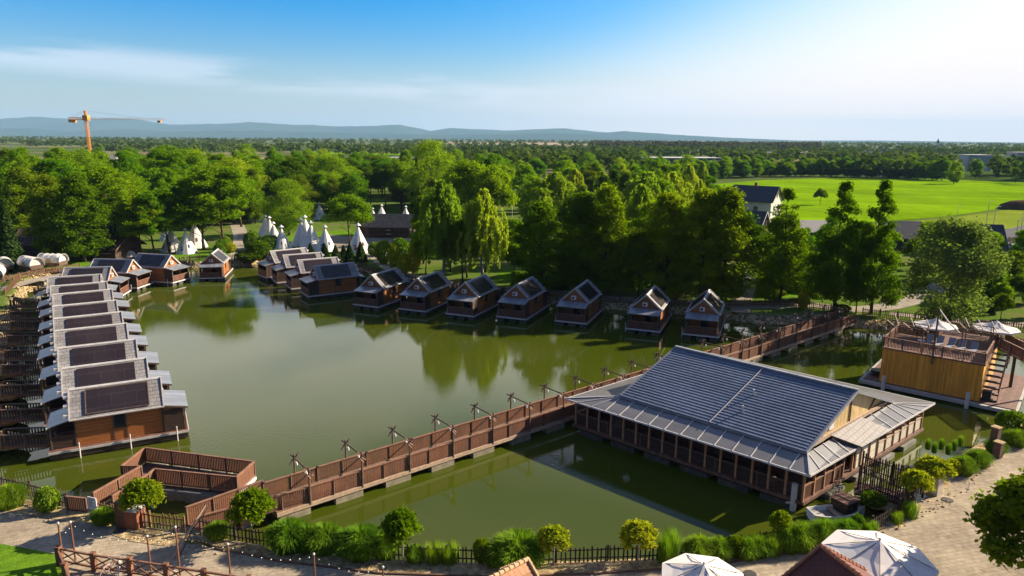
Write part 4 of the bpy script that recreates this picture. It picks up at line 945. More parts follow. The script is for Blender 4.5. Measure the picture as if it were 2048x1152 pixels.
fill([(1500,540),(1660,545),(1700,575),(1560,590),(1505,575)],7,['dark','oval'],(4,6.5),4,'~in the shady garden','trees of the shady garden')
fill([(-200,352),(700,346),(900,350),(1000,375),(520,385),(-200,400)],60,['oval','dark','maple','willow'],(13,18),9,'~in the distant wood','trees of the distant left wood')
for k in range(64):
    f=k/63; px=1365+f*520+random.uniform(-4,4); py=360-8*math.sin(f*3.0)*1+f*2; b=at(px,py,1)
    put('oval',(b.x,b.y+random.uniform(-4,4),1),random.uniform(8.5,13.5),random.uniform(7,10),'~in the field row','row of trees along the crop field')
fill([(1870,368),(2100,374),(2100,340),(1870,345)],22,['oval','dark'],(9,13),8,'dark tree at the right end of the field edge','trees at the right end of the field')
# far forest: nobody could count it
CLEAR=[(1350,80,640),(1950,45,520),(2035,40,640),(1770,50,900),(1560,70,900),(800,40,560),(1500,230,480),(90,40,380),(200,70,560)]
def forest(name,label,D0,D1,n,hh,mt,dens,pxr=(-250,2300)):
    Vs=[];Fs=[];o=0
    for k in range(n):
        D_=math.exp(rng.uniform(math.log(D0),math.log(D1))); px=rng.uniform(*pxr); p=far(px,300,D_)
        if mn.fractal(Vector((p.x*.0022,p.y*.0022,3)),1,2,3)<dens: continue
        if any(abs(px_-px)<w_ and abs(D_-d_)<130 for px_,w_,d_ in CLEAR): continue
        x=p.x;y=D_
        if 60<x<420 and 190<y<425: continue
        h=rng.uniform(*hh); r_=h*rng.uniform(.3,.42); m=26; d=unit(m)*rng.uniform(.7,1,m)[:,None]; d[:,2]=np.abs(d[:,2])*1.1-.35
        P_=np.stack([x+d[:,0]*r_,y+d[:,1]*r_,1+h*.55+d[:,2]*h*.42],1); V,F_=quads(P_,r_*.62,.4,1.2); Vs.append(V); Fs.append(F_+o); o+=len(V)
    ob=arrmesh(name,np.concatenate(Vs),np.concatenate(Fs),mt); tag(ob,label,'forest',None,'stuff')
fm=mat('far_forest_leaves',(.055,.095,.015),.9,(.10,.14,.025),.02,translucent=.25)
forest('far_forest','wide mixed forest belts stretching to the foot of the hills',430,1500,5200,(9,17),fm,-.16)
forest('far_forest','thin blue green forest belts just under the hills',1500,5200,3600,(12,20),fm,-.10)
fm2=mat('brown_green_forest_leaves',(.07,.075,.035),.9,(.10,.085,.05),.02,translucent=.2)
forest('far_forest','dark ridge of forest behind the field and warehouses on the right',1250,2300,1300,(11,22),fm2,-2,(1180,1640))
# tufts, bushes, small trees
GT=[]
def make_tuft(kind):
    r=None
    if kind=='grass':
        n=2600; a=rng.uniform(0,6.283,n); r0g=rng.uniform(0,.9,n); out=rng.uniform(.15,.75,n); h=rng.uniform(.65,1.2,n)*(1.05-.35*r0g)
        V=[];F_=[]
        ca=np.cos(a);sa__=np.sin(a); rad=[r0g*.8,r0g+out*.30,r0g+out*.72]; zz=[np.zeros(n),h*.80,np.maximum(.2,h*1.02-out*.35)]; wd=[.010,.015,.003]
        pts=[]
        for R_,z_,w_ in zip(rad,zz,wd):
            c=np.stack([R_*ca,R_*sa__,z_],1); t=np.stack([-sa__,ca,np.zeros(n)],1)*w_; pts+= [c-t,c+t]
        V=np.stack(pts,1).reshape(-1,3); b=np.arange(n)*6; F_=np.concatenate([np.stack([b,b+1,b+3,b+2],1),np.stack([b+2,b+3,b+5,b+4],1)])
        r=thing('ornamental_grass','x','ornamental grass'); arrmesh('foliage',V,F_,LM['grass'],r); return r
    if kind=='upright':
        n=900; a=rng.uniform(0,6.283,n); r0g=rng.uniform(0,.8,n); h=rng.uniform(.6,1.15,n); ca=np.cos(a);sa__=np.sin(a); pts=[]
        for R_,z_,w_ in ((r0g,np.zeros(n),.012),(r0g+.06,h*.6,.014),(r0g+.2,h,.002)):
            c=np.stack([R_*ca,R_*sa__,z_],1); t=np.stack([-sa__,ca,np.zeros(n)],1)*w_; pts+=[c-t,c+t]
        V=np.stack(pts,1).reshape(-1,3); b=np.arange(n)*6; F_=np.concatenate([np.stack([b,b+1,b+3,b+2],1),np.stack([b+2,b+3,b+5,b+4],1)])
        r=thing('ornamental_grass','x','ornamental grass'); arrmesh('foliage',V,F_,LM['grass'],r); return r
    if kind in('ball','ballp','balld','ballr'):
        r=thing('garden_bush','x','bush'); P_=crown_pts('ball',1.3,1.0,2600); V,F_=quads(P_,.10,.2); arrmesh('foliage',V,F_,{'ball':LM['topiary'],'ballp':LM['yellow'],'balld':LM['dark'],'ballr':LM['red']}[kind],r)
        MB().tube([(0,0,-.1),(0,0,.8)],[.06,.03],6).build('stem',bark,r); return r
    if kind=='cone':
        r=thing('clipped_conifer','x','conifer'); P_=crown_pts('cone',2.0,.75,2600); V,F_=quads(P_,.11,.2); arrmesh('foliage',V,F_,LM['conifer'],r); MB().tube([(0,0,-.1),(0,0,1)],[.06,.03],6).build('stem',bark,r); return r
    if kind in('graft','grafty'):     # small grafted ball tree on a thin stem
        r=thing('small_grafted_tree','x','small tree'); C=[];Rr=[]
        for k in range(24 if kind=='grafty' else 46): d=unit(1)[0]; g_=rng.uniform(.6,1.25) if kind=='grafty' else rng.uniform(.75,1.1); C.append((d[0]*.8*g_,d[1]*.8*g_,2.2+abs(d[2])*.75-.3*g_)); Rr.append(rng.uniform(.18,.46))
        P_=shell(np.array(C),np.array(Rr),4200,.75); P_[:,2]-=.25*(P_[:,0]**2+P_[:,1]**2)**.5
        V,F_=quads(P_,.12,.2,1.8); arrmesh('crown',V,F_,LM['yellow'] if kind=='grafty' else LM['alder'],r)
        q=MB(); q.tube([(0,0,-.1),(.03,0,1.0),(0,0,2.3)],[.055,.045,.035],7)
        for k in range(5): e=C[k]; q.tube([(0,0,2.1),(e[0]*.6,e[1]*.6,e[2])],[.03,.012],5)
        q.build('trunk',bark_w,r); return r
TP={k:[None,None,False] for k in('grass','upright','ball','ballp','balld','ballr','cone','graft','grafty')}
TD=dict(grass=(1.15,1.30),upright=(1.0,1.0),ball=(1.3,1.05),ballp=(1.3,1.05),balld=(1.3,1.05),ballr=(1.3,1.05),cone=(2,.75),graft=(3.05,1.15),grafty=(3.05,1.15))
def tuft(k,px,py,top,w,label,group=None):
    b=at(px,py,1.0); H=tall(px,py,top); wm=w/(FPX/math.hypot(b.y,CAMH)); s3=(wm/2/TD[k][1],wm/2/TD[k][1],H/TD[k][0]); rz=random.uniform(0,6.28)
    if TP[k][0] is None:
        r=make_tuft(k); TP[k]=[r,treeof(r),True]; r.location=(b.x,b.y,.98); r.rotation_euler=(0,0,rz); r.scale=s3; r['label']=label
        if group: r['group']=group
        return
    o=dup(TP[k][0],TP[k][1],(b.x,b.y,.98),rz,s3,label,group)
    if not group and 'group' in o: del o['group']
GG2='ornamental grasses along the near shore fence'
for k,px,py,top,w,lab in [
('grass',22,1012,965,75,'grass tussock at the left edge of the promenade bed'),
('ball',97,1022,974,46,'rounded clipped willow beside the left picket fence'),
('grass',210,1044,1012,60,'dark green grass clump left of the rusty brown bin'),
('grass',237,1046,1016,40,'small grass clump touching the rusty brown bin'),
('grass',436,1076,1040,58,'grass clump beside the foot of the long footbridge'),
('grass',578,1096,1036,100,'big arching grass clump, leftmost of the large three by the shore'),
('grass',650,1100,1044,90,'arching grass clump, middle of the large three by the shore'),
('grass',722,1108,1050,110,'broad arching grass clump, right of the large three by the shore'),
('grass',770,1112,1062,70,'grass clump at the foot of the leaning weeping tree'),
('grass',830,1122,1086,50,'low grass clump between the weeping tree and the iris clumps'),
('grass',990,1128,1086,60,'grass clump left of the dome shaped grass'),
('grass',1490,1114,1072,60,'leafy grass clump right of the dark green shrub'),
('grass',1520,1108,1070,60,'leafy grass clump just left of the small grafted tree'),
('grass',1575,1100,1050,60,'grass clump at the left end of the boat hedge'),
('grass',615,1098,1046,70,'arching grass filling between the first two large clumps'),
('grass',690,1104,1056,70,'arching grass filling between the last two large clumps'),
('upright',868,1122,1090,46,'upright iris like clump, left of two in the gravel bed'),
('upright',900,1124,1090,42,'upright iris like clump, right of two in the gravel bed'),
('grass',1035,1130,1062,128,'huge dome shaped grass clump behind the pale tiled kiosk roof'),
('balld',963,1124,1076,34,'dark drooping dwarf shrub beside the dome shaped grass'),
('upright',1336,1124,1068,54,'tall grass clump at the right end of the central picket fence'),
('grass',1395,1120,1066,70,'leafy grass clump second right of the central picket fence'),
('grass',1436,1116,1070,60,'leafy grass clump third right of the central picket fence'),
('balld',1470,1112,1072,44,'dark green shrub between the grass clumps'),
('upright',1505,1112,1075,40,'upright grass clump left of the small grafted tree by the pavilion'),
('upright',1545,1106,1072,44,'upright grass clump under the small grafted tree by the pavilion'),
('grass',1600,1096,1040,75,'bright arching grass, first clump of the hedge below the boat'),
('grass',1645,1090,1034,75,'bright arching grass, second clump of the hedge below the boat'),
('grass',1690,1084,1034,70,'bright arching grass, third clump of the hedge below the boat'),
('ball',1713,1066,1028,30,'round clipped bush beside the moored boat'),
('upright',1738,1070,1044,34,'yellowish grass at the right end of the boat hedge'),
('upright',1818,1034,1006,36,'bright grass tuft at the promenade corner below the yellow tree'),
('upright',1792,1046,1024,26,'straw coloured grass at the gate corner'),
('grass',1925,946,908,60,'arching grass beside the white pillar'),
('grass',1955,930,896,60,'arching grass right of the white pillar, further up the bank'),
('ballp',1905,948,918,34,'round bush between the arching grasses and the white pillar'),
('grass',2030,890,856,60,'arching grass near the right frame edge'),
('grass',1990,906,876,50,'low grass between the stone bank and the promenade'),
('balld',2020,868,822,60,'dark spreading shrub at the right frame edge above the stone bank'),
('balld',1745,1010,985,50,'dark shrub on the rocks behind the moored boat'),
('ball',1460,522,497,20,'round clipped bush left of the path head'),
('ballp',430,545,532,24,'yellow green bush by the small dark cabin'),
]: tuft(k,px,py,top,w,lab,GG2 if k in('grass','upright') else None)
for k,px,py,top,w,lab in [
('graft',290,1054,950,78,'grafted ball tree with dense dark crown beside the rusty brown bin'),
('graft',505,1085,972,86,'grafted ball tree in front of the start of the long footbridge'),
('graft',806,1132,1010,78,'leaning weeping tree with a forked bare branch on the promenade edge'),
('grafty',1108,1132,1050,72,'yellow leaved small tree left of the central picket fence'),
('grafty',1276,1132,1040,80,'yellow leaved small tree right of the central picket fence'),
('graft',1560,1086,1018,44,'tiny green grafted tree by the mooring pile of the pavilion'),
('grafty',1830,1014,938,66,'yellow leaved small tree at the promenade corner'),
('grafty',1862,986,912,80,'yellow leaved small tree behind the white pillar'),
]: tuft(k,px,py,top,w,lab)
seen={}
def shrublab(px,py,k,mode=0):
    w={'ballp':'yellow green ','balld':'dark green ','ball':'mid green '}.get(k,'low ')+('shrub' if mode<2 else 'hedge plant')
    z=['behind the echelon of four cabins','behind the far bank cabins','under the pair of tall alders','under the broad alders','by the slim alder','under the pointed alders','left of the pale willow','right of the pale willow','at the right frame edge'][min(8,sum(px>v for v in (760,1000,1230,1480,1600,1760,1880,1980)))]
    c=(w,z); seen[c]=seen.get(c,0)+1; return '%s %s, %s of its kind there'%(w,z,ordw(seen[c]-1))
GS='conifers and shrubs between the tipis and the lake'
for i,(k,px,py,top,w) in enumerate([('cone',622,520,486,26),('cone',650,522,486,28),('cone',672,524,490,26),('cone',598,518,492,24),('cone',700,526,488,28),('cone',722,524,484,30),('cone',688,520,490,22)]):
    tuft(k,px,py,top,w,'dark clipped conifer between the tipis and the lake, %s of seven'%ordw(i),GS)
for i,(k,px,py,top,w) in enumerate([('ball',770,528,480,40),('ball',800,520,476,44),('ballp',790,544,488,26),('ballp',808,552,505,26),('ballp',828,548,488,28),('ball',752,512,484,36),('ball',842,512,472,50),('ballp',870,500,468,40),('ball',735,572,548,22),('ball',752,576,546,34),('balld',520,520,480,50),('ball',540,500,470,50),('balld',560,520,498,40),('ball',505,500,462,36),('balld',500,522,500,60),('ballp',462,505,486,24),('ball',950,590,560,24),('ballp',1600,560,545,40),('balld',1200,560,535,60)]):
    tuft(k,px,py,top,w,shrublab(px,py,k),'garden shrubs behind the cabins')
for i,(px,py) in enumerate([(440,512),(445,504),(450,497)]): tuft('ball',px,py,py-26,26,'clipped green arch like bush beside the sleeper path, %s from the lake'%ordw(i),'clipped bushes by the sleeper path')
for i in range(26):
    px=random.uniform(1500,2060); py=random.uniform(560,640) if px<1830 else random.uniform(560,628)
    if 1700<px<1850 and py>580: continue
    tuft(random.choice(['ball','balld','balld','ballp']),px,py,py-random.uniform(14,34),random.uniform(24,50),shrublab(px,py,'',1),'low shrubs in the shady garden')
for i in range(22):
    px=random.uniform(1000,1480); py=random.uniform(548,584)
    tuft(random.choice(['ball','balld','balld']),px,py,py-random.uniform(10,24),random.uniform(24,44),shrublab(px,py,'',2),'low hedge plants under the alders')
tuft('ballr',286,520,506,26,'orange red flowering bush beside the navy roofed cabins')
tuft('ballr',658,402,388,30,'orange red flowering bush deep behind the tipis')
# reeds standing in the shallow corner, drains and kerb of the promenade
for i,(px,py) in enumerate([(1868,905),(1882,898),(1896,908),(1908,900),(1855,898),(1920,892)]):
    tuft('upright',px,py,py-20,13,'thin pale reeds in the shallow water by the stone bank, %s clump of six'%ordw(i),'reeds in the shallow corner')
for i,(px,py) in enumerate([(240,1063),(1895,1000),(1500,1148)]):
    b=at(px,py,1.03); o=MB().tube([(0,0,0),(0,0,.025)],.35,18).build('manhole_cover',mat('dark_iron',(.06,.055,.05),.6)); o.location=tuple(b); tag(o,['dark round manhole cover on the paving by the rusty bin','dark round manhole cover on the promenade right of the white pillar','dark round manhole cover near the left large parasol'][i],'manhole cover')
kp=[at(a,b_,1.03) for a,b_ in ((430,1097),(560,1123),(760,1147),(1000,1155),(1200,1147),(1420,1133),(1600,1101),(1700,1079),(1770,1056))]
kb=MB()
for a,b_ in zip(kp,kp[1:]): kb.beam(tuple(a+Vector((0,0,.03))),tuple(b_+Vector((0,0,.03))),.10,.09)
struct('kerb',kb,mat('brown_edging',(.20,.12,.08),.9))
# stones along banks
def stones():
    Vs=[];Fs=[];o=0; base=np.array([(0,0,1),(1,0,0),(0,1,0),(-1,0,0),(0,-1,0),(0,0,-.6)]); fc=np.array([(0,1,2),(0,2,3),(0,3,4),(0,4,1),(5,2,1),(5,3,2),(5,4,3),(5,1,4)])
    n=len(lake)
    for i in range(n):
        a=lake[i];b=lake[(i+1)%n]; ln=np.hypot(*(b-a)); d=(b-a)/ln; nn=np.array([d[1],-d[0]]); mid=(a+b)/2
        # outward test
        if sdist(np.array([[mid[0]+nn[0]]]),np.array([[mid[1]+nn[1]]]))[0,0]<0: nn=-nn
        near=mid[1]<62
        for k in range(int(ln*(26 if near else 5))):
            s=rng.uniform(0,ln); u=rng.uniform(.2,3.0 if near else 2.6); p=a+d*s+nn*u; z=-.9+2.3*min(1,(u+.6)/3.0)**1.4; z=min(z,1.04)
            r_=rng.uniform(.04,.10) if near else rng.uniform(.12,.3); R3=rng.normal(size=(3,3)); q_,_=np.linalg.qr(R3)
            V=(base*np.array([1,.8,.6])*r_*rng.uniform(.7,1.3,(6,1)))@q_.T+np.array([p[0],p[1],z]); Vs.append(V);Fs.append(fc+o);o+=6
    ob=arrmesh('bank_stones',np.concatenate(Vs),np.concatenate(Fs),stone_obj); tag(ob,'yellow stones scattered over the banks and gravel beds','stones',None,'stuff')
stones()
# unused spare variants of a tree kind are dropped
for k,vs in PROTO.items():
    for p,tr_,used in vs:
        if not used:
            for c,_ in tr_: bpy.data.objects.remove(c)
            bpy.data.objects.remove(p)
# ------------------------------------------------------------------ picket fences
PG='picket fences round the lake'
def picket(pts,label,h=1.0,m=fence_d,pitch=.24,px=True,z=1.0,group=PG,post=2.4):
    P_=[at(a,b,z) if px else Vector((a,b,z)) for a,b in pts]; t=thing('picket_fence',label,'fence',tuple(P_[0]),0,group)
    pk=MB(); rl_=[MB(),MB()]; posts=[]; run=0
    for i in range(len(P_)-1):
        a,b=P_[i],P_[i+1]; Ln=(b-a).length; d=(b-a)/Ln; n=Vector((-d.y,d.x,0)); s=.05
        while s<Ln:
            p=a+d*s; ln=random.uniform(-.04,.04); hh=h*random.uniform(.88,1.08); w=random.uniform(.035,.05); o=n*.014; q0=p-d*w; q1=p+d*w; tp=d*ln
            v=[q0-o,q1-o,q1+o,q0+o]; u=Vector((0,0,hh-.09)); i0=len(pk.v)
            pk.v+=[tuple(x) for x in v]+[tuple(x+u+tp) for x in v]+[tuple(p-o+tp+Vector((0,0,hh))),tuple(p+o+tp+Vector((0,0,hh)))]
            pk.f+=[tuple(i0+k for k in f) for f in ((0,1,5,8,4),(2,3,7,9,6),(1,2,6,5),(3,0,4,7),(5,6,9,8),(7,4,8,9))]; s+=pitch*random.uniform(.85,1.15)
        for k,zz in enumerate((.28,.78)): rl_[k].beam(tuple(a+n*.03+Vector((0,0,zz*h))),tuple(b+n*.03+Vector((0,0,zz*h))),.04,.07)
        k=max(1,int(round(Ln/post))); posts+=[a+d*(Ln*j/k)+n*.07 for j in range(k)]
    posts.append(P_[-1]); pk.build('pickets',m,t,world=True)
    for q in rl_: q.build('rail',m,t,world=True)
    pm_=None
    for p in posts[:95]:
        if pm_ is None: pm_=MB().box(-.05,.05,-.05,.05,-.2,h*1.05).build('post',m,t); c=pm_
        else: c=pm_.copy(); COL.objects.link(c); c.parent=t
        c.location=(p.x-t.location.x,p.y-t.location.y,0)
    return t
picket([(-120,958),(0,978),(60,992),(120,1010)],'dark picket fence left of the fenced platform, reaching the left frame edge')
picket([(120,1010),(136,1016)],'short picket stub beside the slatted gate panel')
picket([(195,1030),(245,1044),(300,1054),(370,1064)],'dark picket fence between the fenced platform and the long footbridge',m=fence_l)
picket([(400,1066),(470,1082),(545,1094)],'dark picket fence under the grafted tree right of the footbridge entrance')
picket([(545,1094),(700,1112),(830,1122),(960,1128),(1110,1128),(1320,1120)],'long dark picket fence in the centre of the near shore')
picket([(1320,1120),(1480,1102),(1570,1084)],'dark picket fence between the grass clumps below the pavilion')
picket([(1700,1074),(1745,1064),(1800,1030),(1815,1000)],'picket fence enclosing the boat corner')
picket([(1815,1000),(1828,985),(1862,965)],'picket fence running to the white pillar')
t_=picket([(-70,574),(20,562),(60,553),(120,543),(160,537)],'weathered picket fence behind the navy roofed cabins on the left',m=fence_l)
picket([(12,590),(40,560)],'short fence closing the stony spit by the left path',m=fence_l)
picket([(360,525),(400,520),(470,520),(560,508)],'picket fence along the lake head by the tipis')
picket([(680,523),(760,548),(850,570),(960,583),(1060,590)],'dark picket fence behind the first far bank cabins')
picket([(1060,590),(1180,600),(1300,608),(1440,614)],'picket fence behind the middle far bank cabins',m=fence_l)
picket([(1440,614),(1560,612),(1660,622),(1685,632)],'picket fence left of the far end of the long footbridge',m=fence_l)
picket([(1725,630),(1830,640),(1900,652)],'picket fence right of the far end of the long footbridge',m=fence_l)
picket([(1900,652),(1980,656),(2120,668)],'picket fence behind the terrace raft',m=fence_l)
picket([(1960,548),(2060,540)],'tall board fence in front of the car park',1.8,fence_l,.16,post=3)
picket([(1955,497),(2060,484),(2120,478)],'dark board fence between the car park and the road',1.7,fence_d,.16,post=3)
picket([(1590,458),(1640,470)],'board fence beside the grey tent roof',1.6,fence_l,.16)
# zigzag spits with fences along the left bank
for i in range(8):
    (rx,ry),a,_=cabins[i]; p=at(rx,ry,4.8); u=Vector((math.cos(R(a)),math.sin(R(a)),0)); n=Vector((-u.y,u.x,0)); e=Vector((p.x,p.y,0))-u*10.9+n*.9
    f=e-u*5.5+n*2.4; 
    sp_=MB()
    for k in range(6):
        c_=e.lerp(f,k/5)-n*.2+Vector((-.6,.9,0)); sp_.ball((c_.x,c_.y,.72),1.25+.25*math.sin(k*2.1+i),10,6,(1.25,.9,.52))
    for k,v_ in enumerate(sp_.v): sp_.v[k]=(v_[0]+random.uniform(-.08,.08),v_[1]+random.uniform(-.08,.08),v_[2]+random.uniform(-.05,.05))
    struct('gravel_spit',sp_,stone)
    picket([(e.x,e.y),(f.x,f.y)],'sunlit picket fence on the left bank beyond the footbridge of the %s grey cabin'%ordw(i),1.0,mat('sunlit_fence_timber',(.33,.18,.09),.7,(.24,.12,.06),6),.2,px=False,z=1.02)  # sunlight put into a brighter copy of the fence colour
    e2_=e+u*.2-n*.2; tuf=at(20,900,1)
# tall slatted passage between the shore and the pavilion
for k,(a,b,l_) in enumerate([((1715,975),(1822,1022),'dark slatted screen wall of the pavilion gangway, nearer one'),((1722,945),(1845,990),'dark slatted screen wall of the pavilion gangway, farther one')]):
    picket([a,b],l_,1.55,fence_d,.15,group='slatted screen walls of the pavilion gangway')
ga,gb_=at(1708,975,.9),at(1830,1000,.9)
t=thing('gangway','timber gangway from the pavilion entrance to the promenade','gangway',tuple(ga)); d=(gb_-ga).normalized(); n=Vector((-d.y,d.x,0))
q=MB(); q.prism([ga-n*.9,gb_-n*.9,gb_+n*1.0,ga+n*1.0],.8,.93); q.build('deck',wood_deck,t,world=True); q=MB(); q.beam(tuple(ga-n*.9+Vector((0,0,-.3))),tuple(gb_-n*.9+Vector((0,0,-.3))),.12,.2); q.build('side_beam',wood_pale,t,world=True)
# ------------------------------------------------------------------ boat
b=at(1674,1032,.1); t=thing('rowing_boat','white rowing boat with a wooden thwart moored at the pavilion corner','boat',(b.x,b.y,0),R(8))
V=[];n_=14; sec=[]
for k in range(n_+1):
    s=k/n_; x=-1.9+3.8*s; w=.78*math.sin(math.pi*min(1,.16+.84*s)*1.0)**.6*(1 if s<.75 else max(.03,(1-s)/.25)**.6); zz=.5+.12*(abs(s-.4)**2)*4; sec.append([(x,-w,zz),(x,-w*.86,.12),(x,0,-.05),(x,w*.86,.12),(x,w,zz)])
q=MB(); 
for s_ in sec: q.v+=s_
for k in range(n_):
    for j in range(4): a=k*5+j; q.f.append((a,a+1,a+6,a+5))
q.f.append((4,3,2,1,0)); h_=q.build('hull',white_p,t,smooth=False); md=h_.modifiers.new('t','SOLIDIFY'); md.thickness=.05
q=MB(); q.poly([(s_[1][0],s_[1][1]*.9,.2) for s_ in sec]+[(s_[3][0],s_[3][1]*.9,.2) for s_ in sec[::-1]]); q.build('floor',mat('boat_floor',(.38,.32,.27),.7),t)
for x in (-.2,): MB().box(x-.16,x+.16,-.72,.72,.36,.41).build('thwart',wood_pale,t)
MB().box(-1.7,-1.1,-.6,.6,.36,.41).build('stern_seat',mat('grey_seat',(.4,.37,.34),.6),t)
b=at(1690,1000,.9); t=thing('hatch_cover','brown lidded wooden box between the boat and the gangway','box',(b.x,b.y,.3),R(30)); MB().box(-.6,.6,-.6,.6,0,.7).build('case',wood_d,t); MB().box(-.7,.7,-.7,.7,.70,.76).build('lid',wood_deck,t)
b=at(1752,975,.5); q=MB()
# rocks at the boat corner
GR='boulders at the boat corner'
for i,(px,py,r_) in enumerate([(1738,990,.6),(1765,1000,.5),(1780,1012,.7),(1752,1012,.45),(1768,985,.4)]):
    b=at(px,py,.4); q=MB().ball((0,0,0),r_,8,6,(1.2,.9,.6)); q.v=[(x*random.uniform(.85,1.15),y*random.uniform(.85,1.15),z*random.uniform(.85,1.1)) for x,y,z in q.v]; o=q.build('boulder',stone_obj,smooth=False); o.location=(b.x,b.y,.45); tag(o,'brown boulder among the rocks behind the moored boat, %s of five from the left'%ordw(i),'boulder',GR)
# white pillar, brown pillars, bin, gate panel, sign
b=at(1870,988,1); t=thing('stone_pillar','whitewashed tapering gate pillar with a small round lamp on the promenade edge','pillar',(b.x,b.y,1),R(30)); MB().hexa([(-.32,-.3,0),(.32,-.3,0),(.32,.3,0),(-.32,.3,0)],[(-.26,-.24,2.0),(.26,-.24,2.0),(.26,.24,2.0),(-.26,.24,2.0)]).build('shaft',mat('whitewashed_stone',(.66,.58,.48),.8,(.52,.45,.37),3),t); MB().tube([(-.05,-.29,1.72),(-.05,-.34,1.72)],.09,12).build('lamp',trim,t)
for (px,py,l_) in ((1986,902,'brown brick pillar on the bank, taller of the two'),(1994,915,'brown brick pillar on the bank, shorter of the two')):
    b=at(px,py,1); t=thing('brick_pillar',l_,'pillar',(b.x,b.y,1),R(30)); hh=1.9 if 'taller' in l_ else 1.2; MB().box(-.25,.25,-.25,.25,0,hh).build('shaft',mat('brown_brick',(.22,.12,.08),.85,(.15,.08,.05),3,brick=((1,1,0),(0,0,1),.25,.08,.01,.5)),t); MB().box(-.3,.3,-.3,.3,hh,hh+.08).build('cap',stone_obj,t)
b=at(262,1052,1); t=thing('litter_bin','rusty brown square litter bin housing with open top beside the ball tree','litter bin',(b.x,b.y,1),R(-6)); rust=mat('rust_brown_steel',(.22,.075,.035),.6,(.15,.05,.025),3)
q=MB(); q.box(-.62,-.05,-.45,.45,0,1.75); q.build('tall_case',mat('dark_rust_steel',(.10,.045,.03),.6),t); MB().box(-.048,.75,-.45,.45,0,1.15).build('low_case',rust,t); MB().box(-.02,.72,-.42,.42,1.151,1.20).build('lid',trim,t)
q=MB(); q.box(.05,.65,-.47,-.452,.35,.9); q.build('door',rust,t)
a,b=at(136,1022,1),at(174,1026,1); t=thing('gate_panel','closed red brown slatted gate panel at the promenade left of the platform','gate',tuple(a)); railing_parts(t,a,b,1.0,1.0,1.4)
b=at(190,1030,1); t=thing('notice_board','small white notice board with dark printed lines on the platform railing','notice board',(b.x,b.y-.1,1),R(-20)); MB().box(-.35,.35,-.02,.02,.45,1.25).build('panel',white_p,t); q=MB()
for k in range(7): q.box(-.28,-.28+random.uniform(.2,.55),-.03,-.024,1.15-k*.09,1.18-k*.09)
q.build('printed_lines',fence_d,t); MB().box(-.03,.03,.021,.06,0,1.2).build('post',wood_g,t)
# ------------------------------------------------------------------ cross rail fence at the bottom left, festoon poles
XG='cross rail timber fences at the bottom left'
def xfence(pts,label):
    P_=[at(a,b,1.0) for a,b in pts]; t=thing('cross_rail_fence',label,'fence',tuple(P_[0]),0,XG)
    for i in range(len(P_)-1):
        a,b=P_[i],P_[i+1]; Ln=(b-a).length; k=max(1,int(round(Ln/2.3)))
        for j in range(k):
            p=a.lerp(b,j/k); q_=a.lerp(b,(j+1)/k); u=lambda v,z:(v.x,v.y,1+z)
            MB().beam(u(p,-.05),u(p,1.12),.24,.24).build('post',wood_r,t,world=True)
            q=MB(); q.beam(u(p,.95),u(q_,.95),.09,.10); q.build('top_rail',wood_r2,t,world=True); MB().beam(u(p,.22),u(q_,.22),.08,.09).build('bottom_rail',wood_r,t,world=True)
            m_=p.lerp(q_,.5); q=MB()
            for A_,B_ in ((p,m_),(m_,q_)): q.beam(u(A_,.27),u(B_,.9),.05,.07); q.beam(u(A_,.9),u(B_,.27),.05,.06)
            q.build('cross_brace',wood_r,t,world=True)
    p=P_[-1]; MB().beam((p.x,p.y,.95),(p.x,p.y,2.12),.24,.24).build('post',wood_r,t,world=True)
xfence([(122,1128),(190,1142),(262,1152),(335,1164),(410,1176),(500,1190)],'cross rail fence running right from the lawn corner')
xfence([(120,1130),(148,1200)],'cross rail fence running towards the viewer from the lawn corner')
SG='poles carrying the festoon lights'
poles=[(127,1125,1048),(152,1128,1046),(303,1150,1074),(362,1165,1056),(462,1166,1090),(632,1186,1110),(768,1196,1136)]
tops=[]
pm0=None
for i,(px,pb,pt_) in enumerate(poles):
    b=at(px,pb,1); H=tall(px,pb,pt_); tops.append(Vector((b.x,b.y,1+H-.05))); t=thing('festoon_pole','slim red brown pole with festoon bulbs, %s from the left'%ordw(i),'pole',tuple(b),0,SG); MB().tube([(0,0,-.1),(0,0,H)],[.055,.045],7).build('shaft',wood_r,t); MB().ball((0,0,H+.05),.07,7,5).build('cap',trim,t)
bulbm=mat('opal_bulb',(.85,.82,.72),.3)
tops.insert(0,at(60,1140,3.4)); tops.append(at(860,1180,3.6)); seq=[tops[0],tops[1],tops[2],tops[3],tops[4],tops[5],tops[6],tops[7],tops[8]]
for i in range(1,len(seq)-1):
    a,b=seq[i],seq[i+1]; t=thing('festoon_lights','sagging string of small white bulbs, %s span from the left'%ordw(i-1),'string lights',tuple(a),0,'spans of festoon lights over the promenade'); pts=[a.lerp(b,k/12)-Vector((0,0,.45*math.sin(math.pi*k/12))) for k in range(13)]
    MB().tube(pts,.008,4).build('cable',fence_d,t,world=True); n_=max(3,int((b-a).length/.5)); b0=None
    for k in range(n_):
        f=(k+.5)/n_; p=a.lerp(b,f)-Vector((0,0,.45*math.sin(math.pi*f)+.05))-a
        if b0 is None: b0=MB().ball((0,0,0),.034,7,5).build('bulb',bulbm,t); c=b0
        else: c=b0.copy(); COL.objects.link(c); c.parent=t
        c.location=p
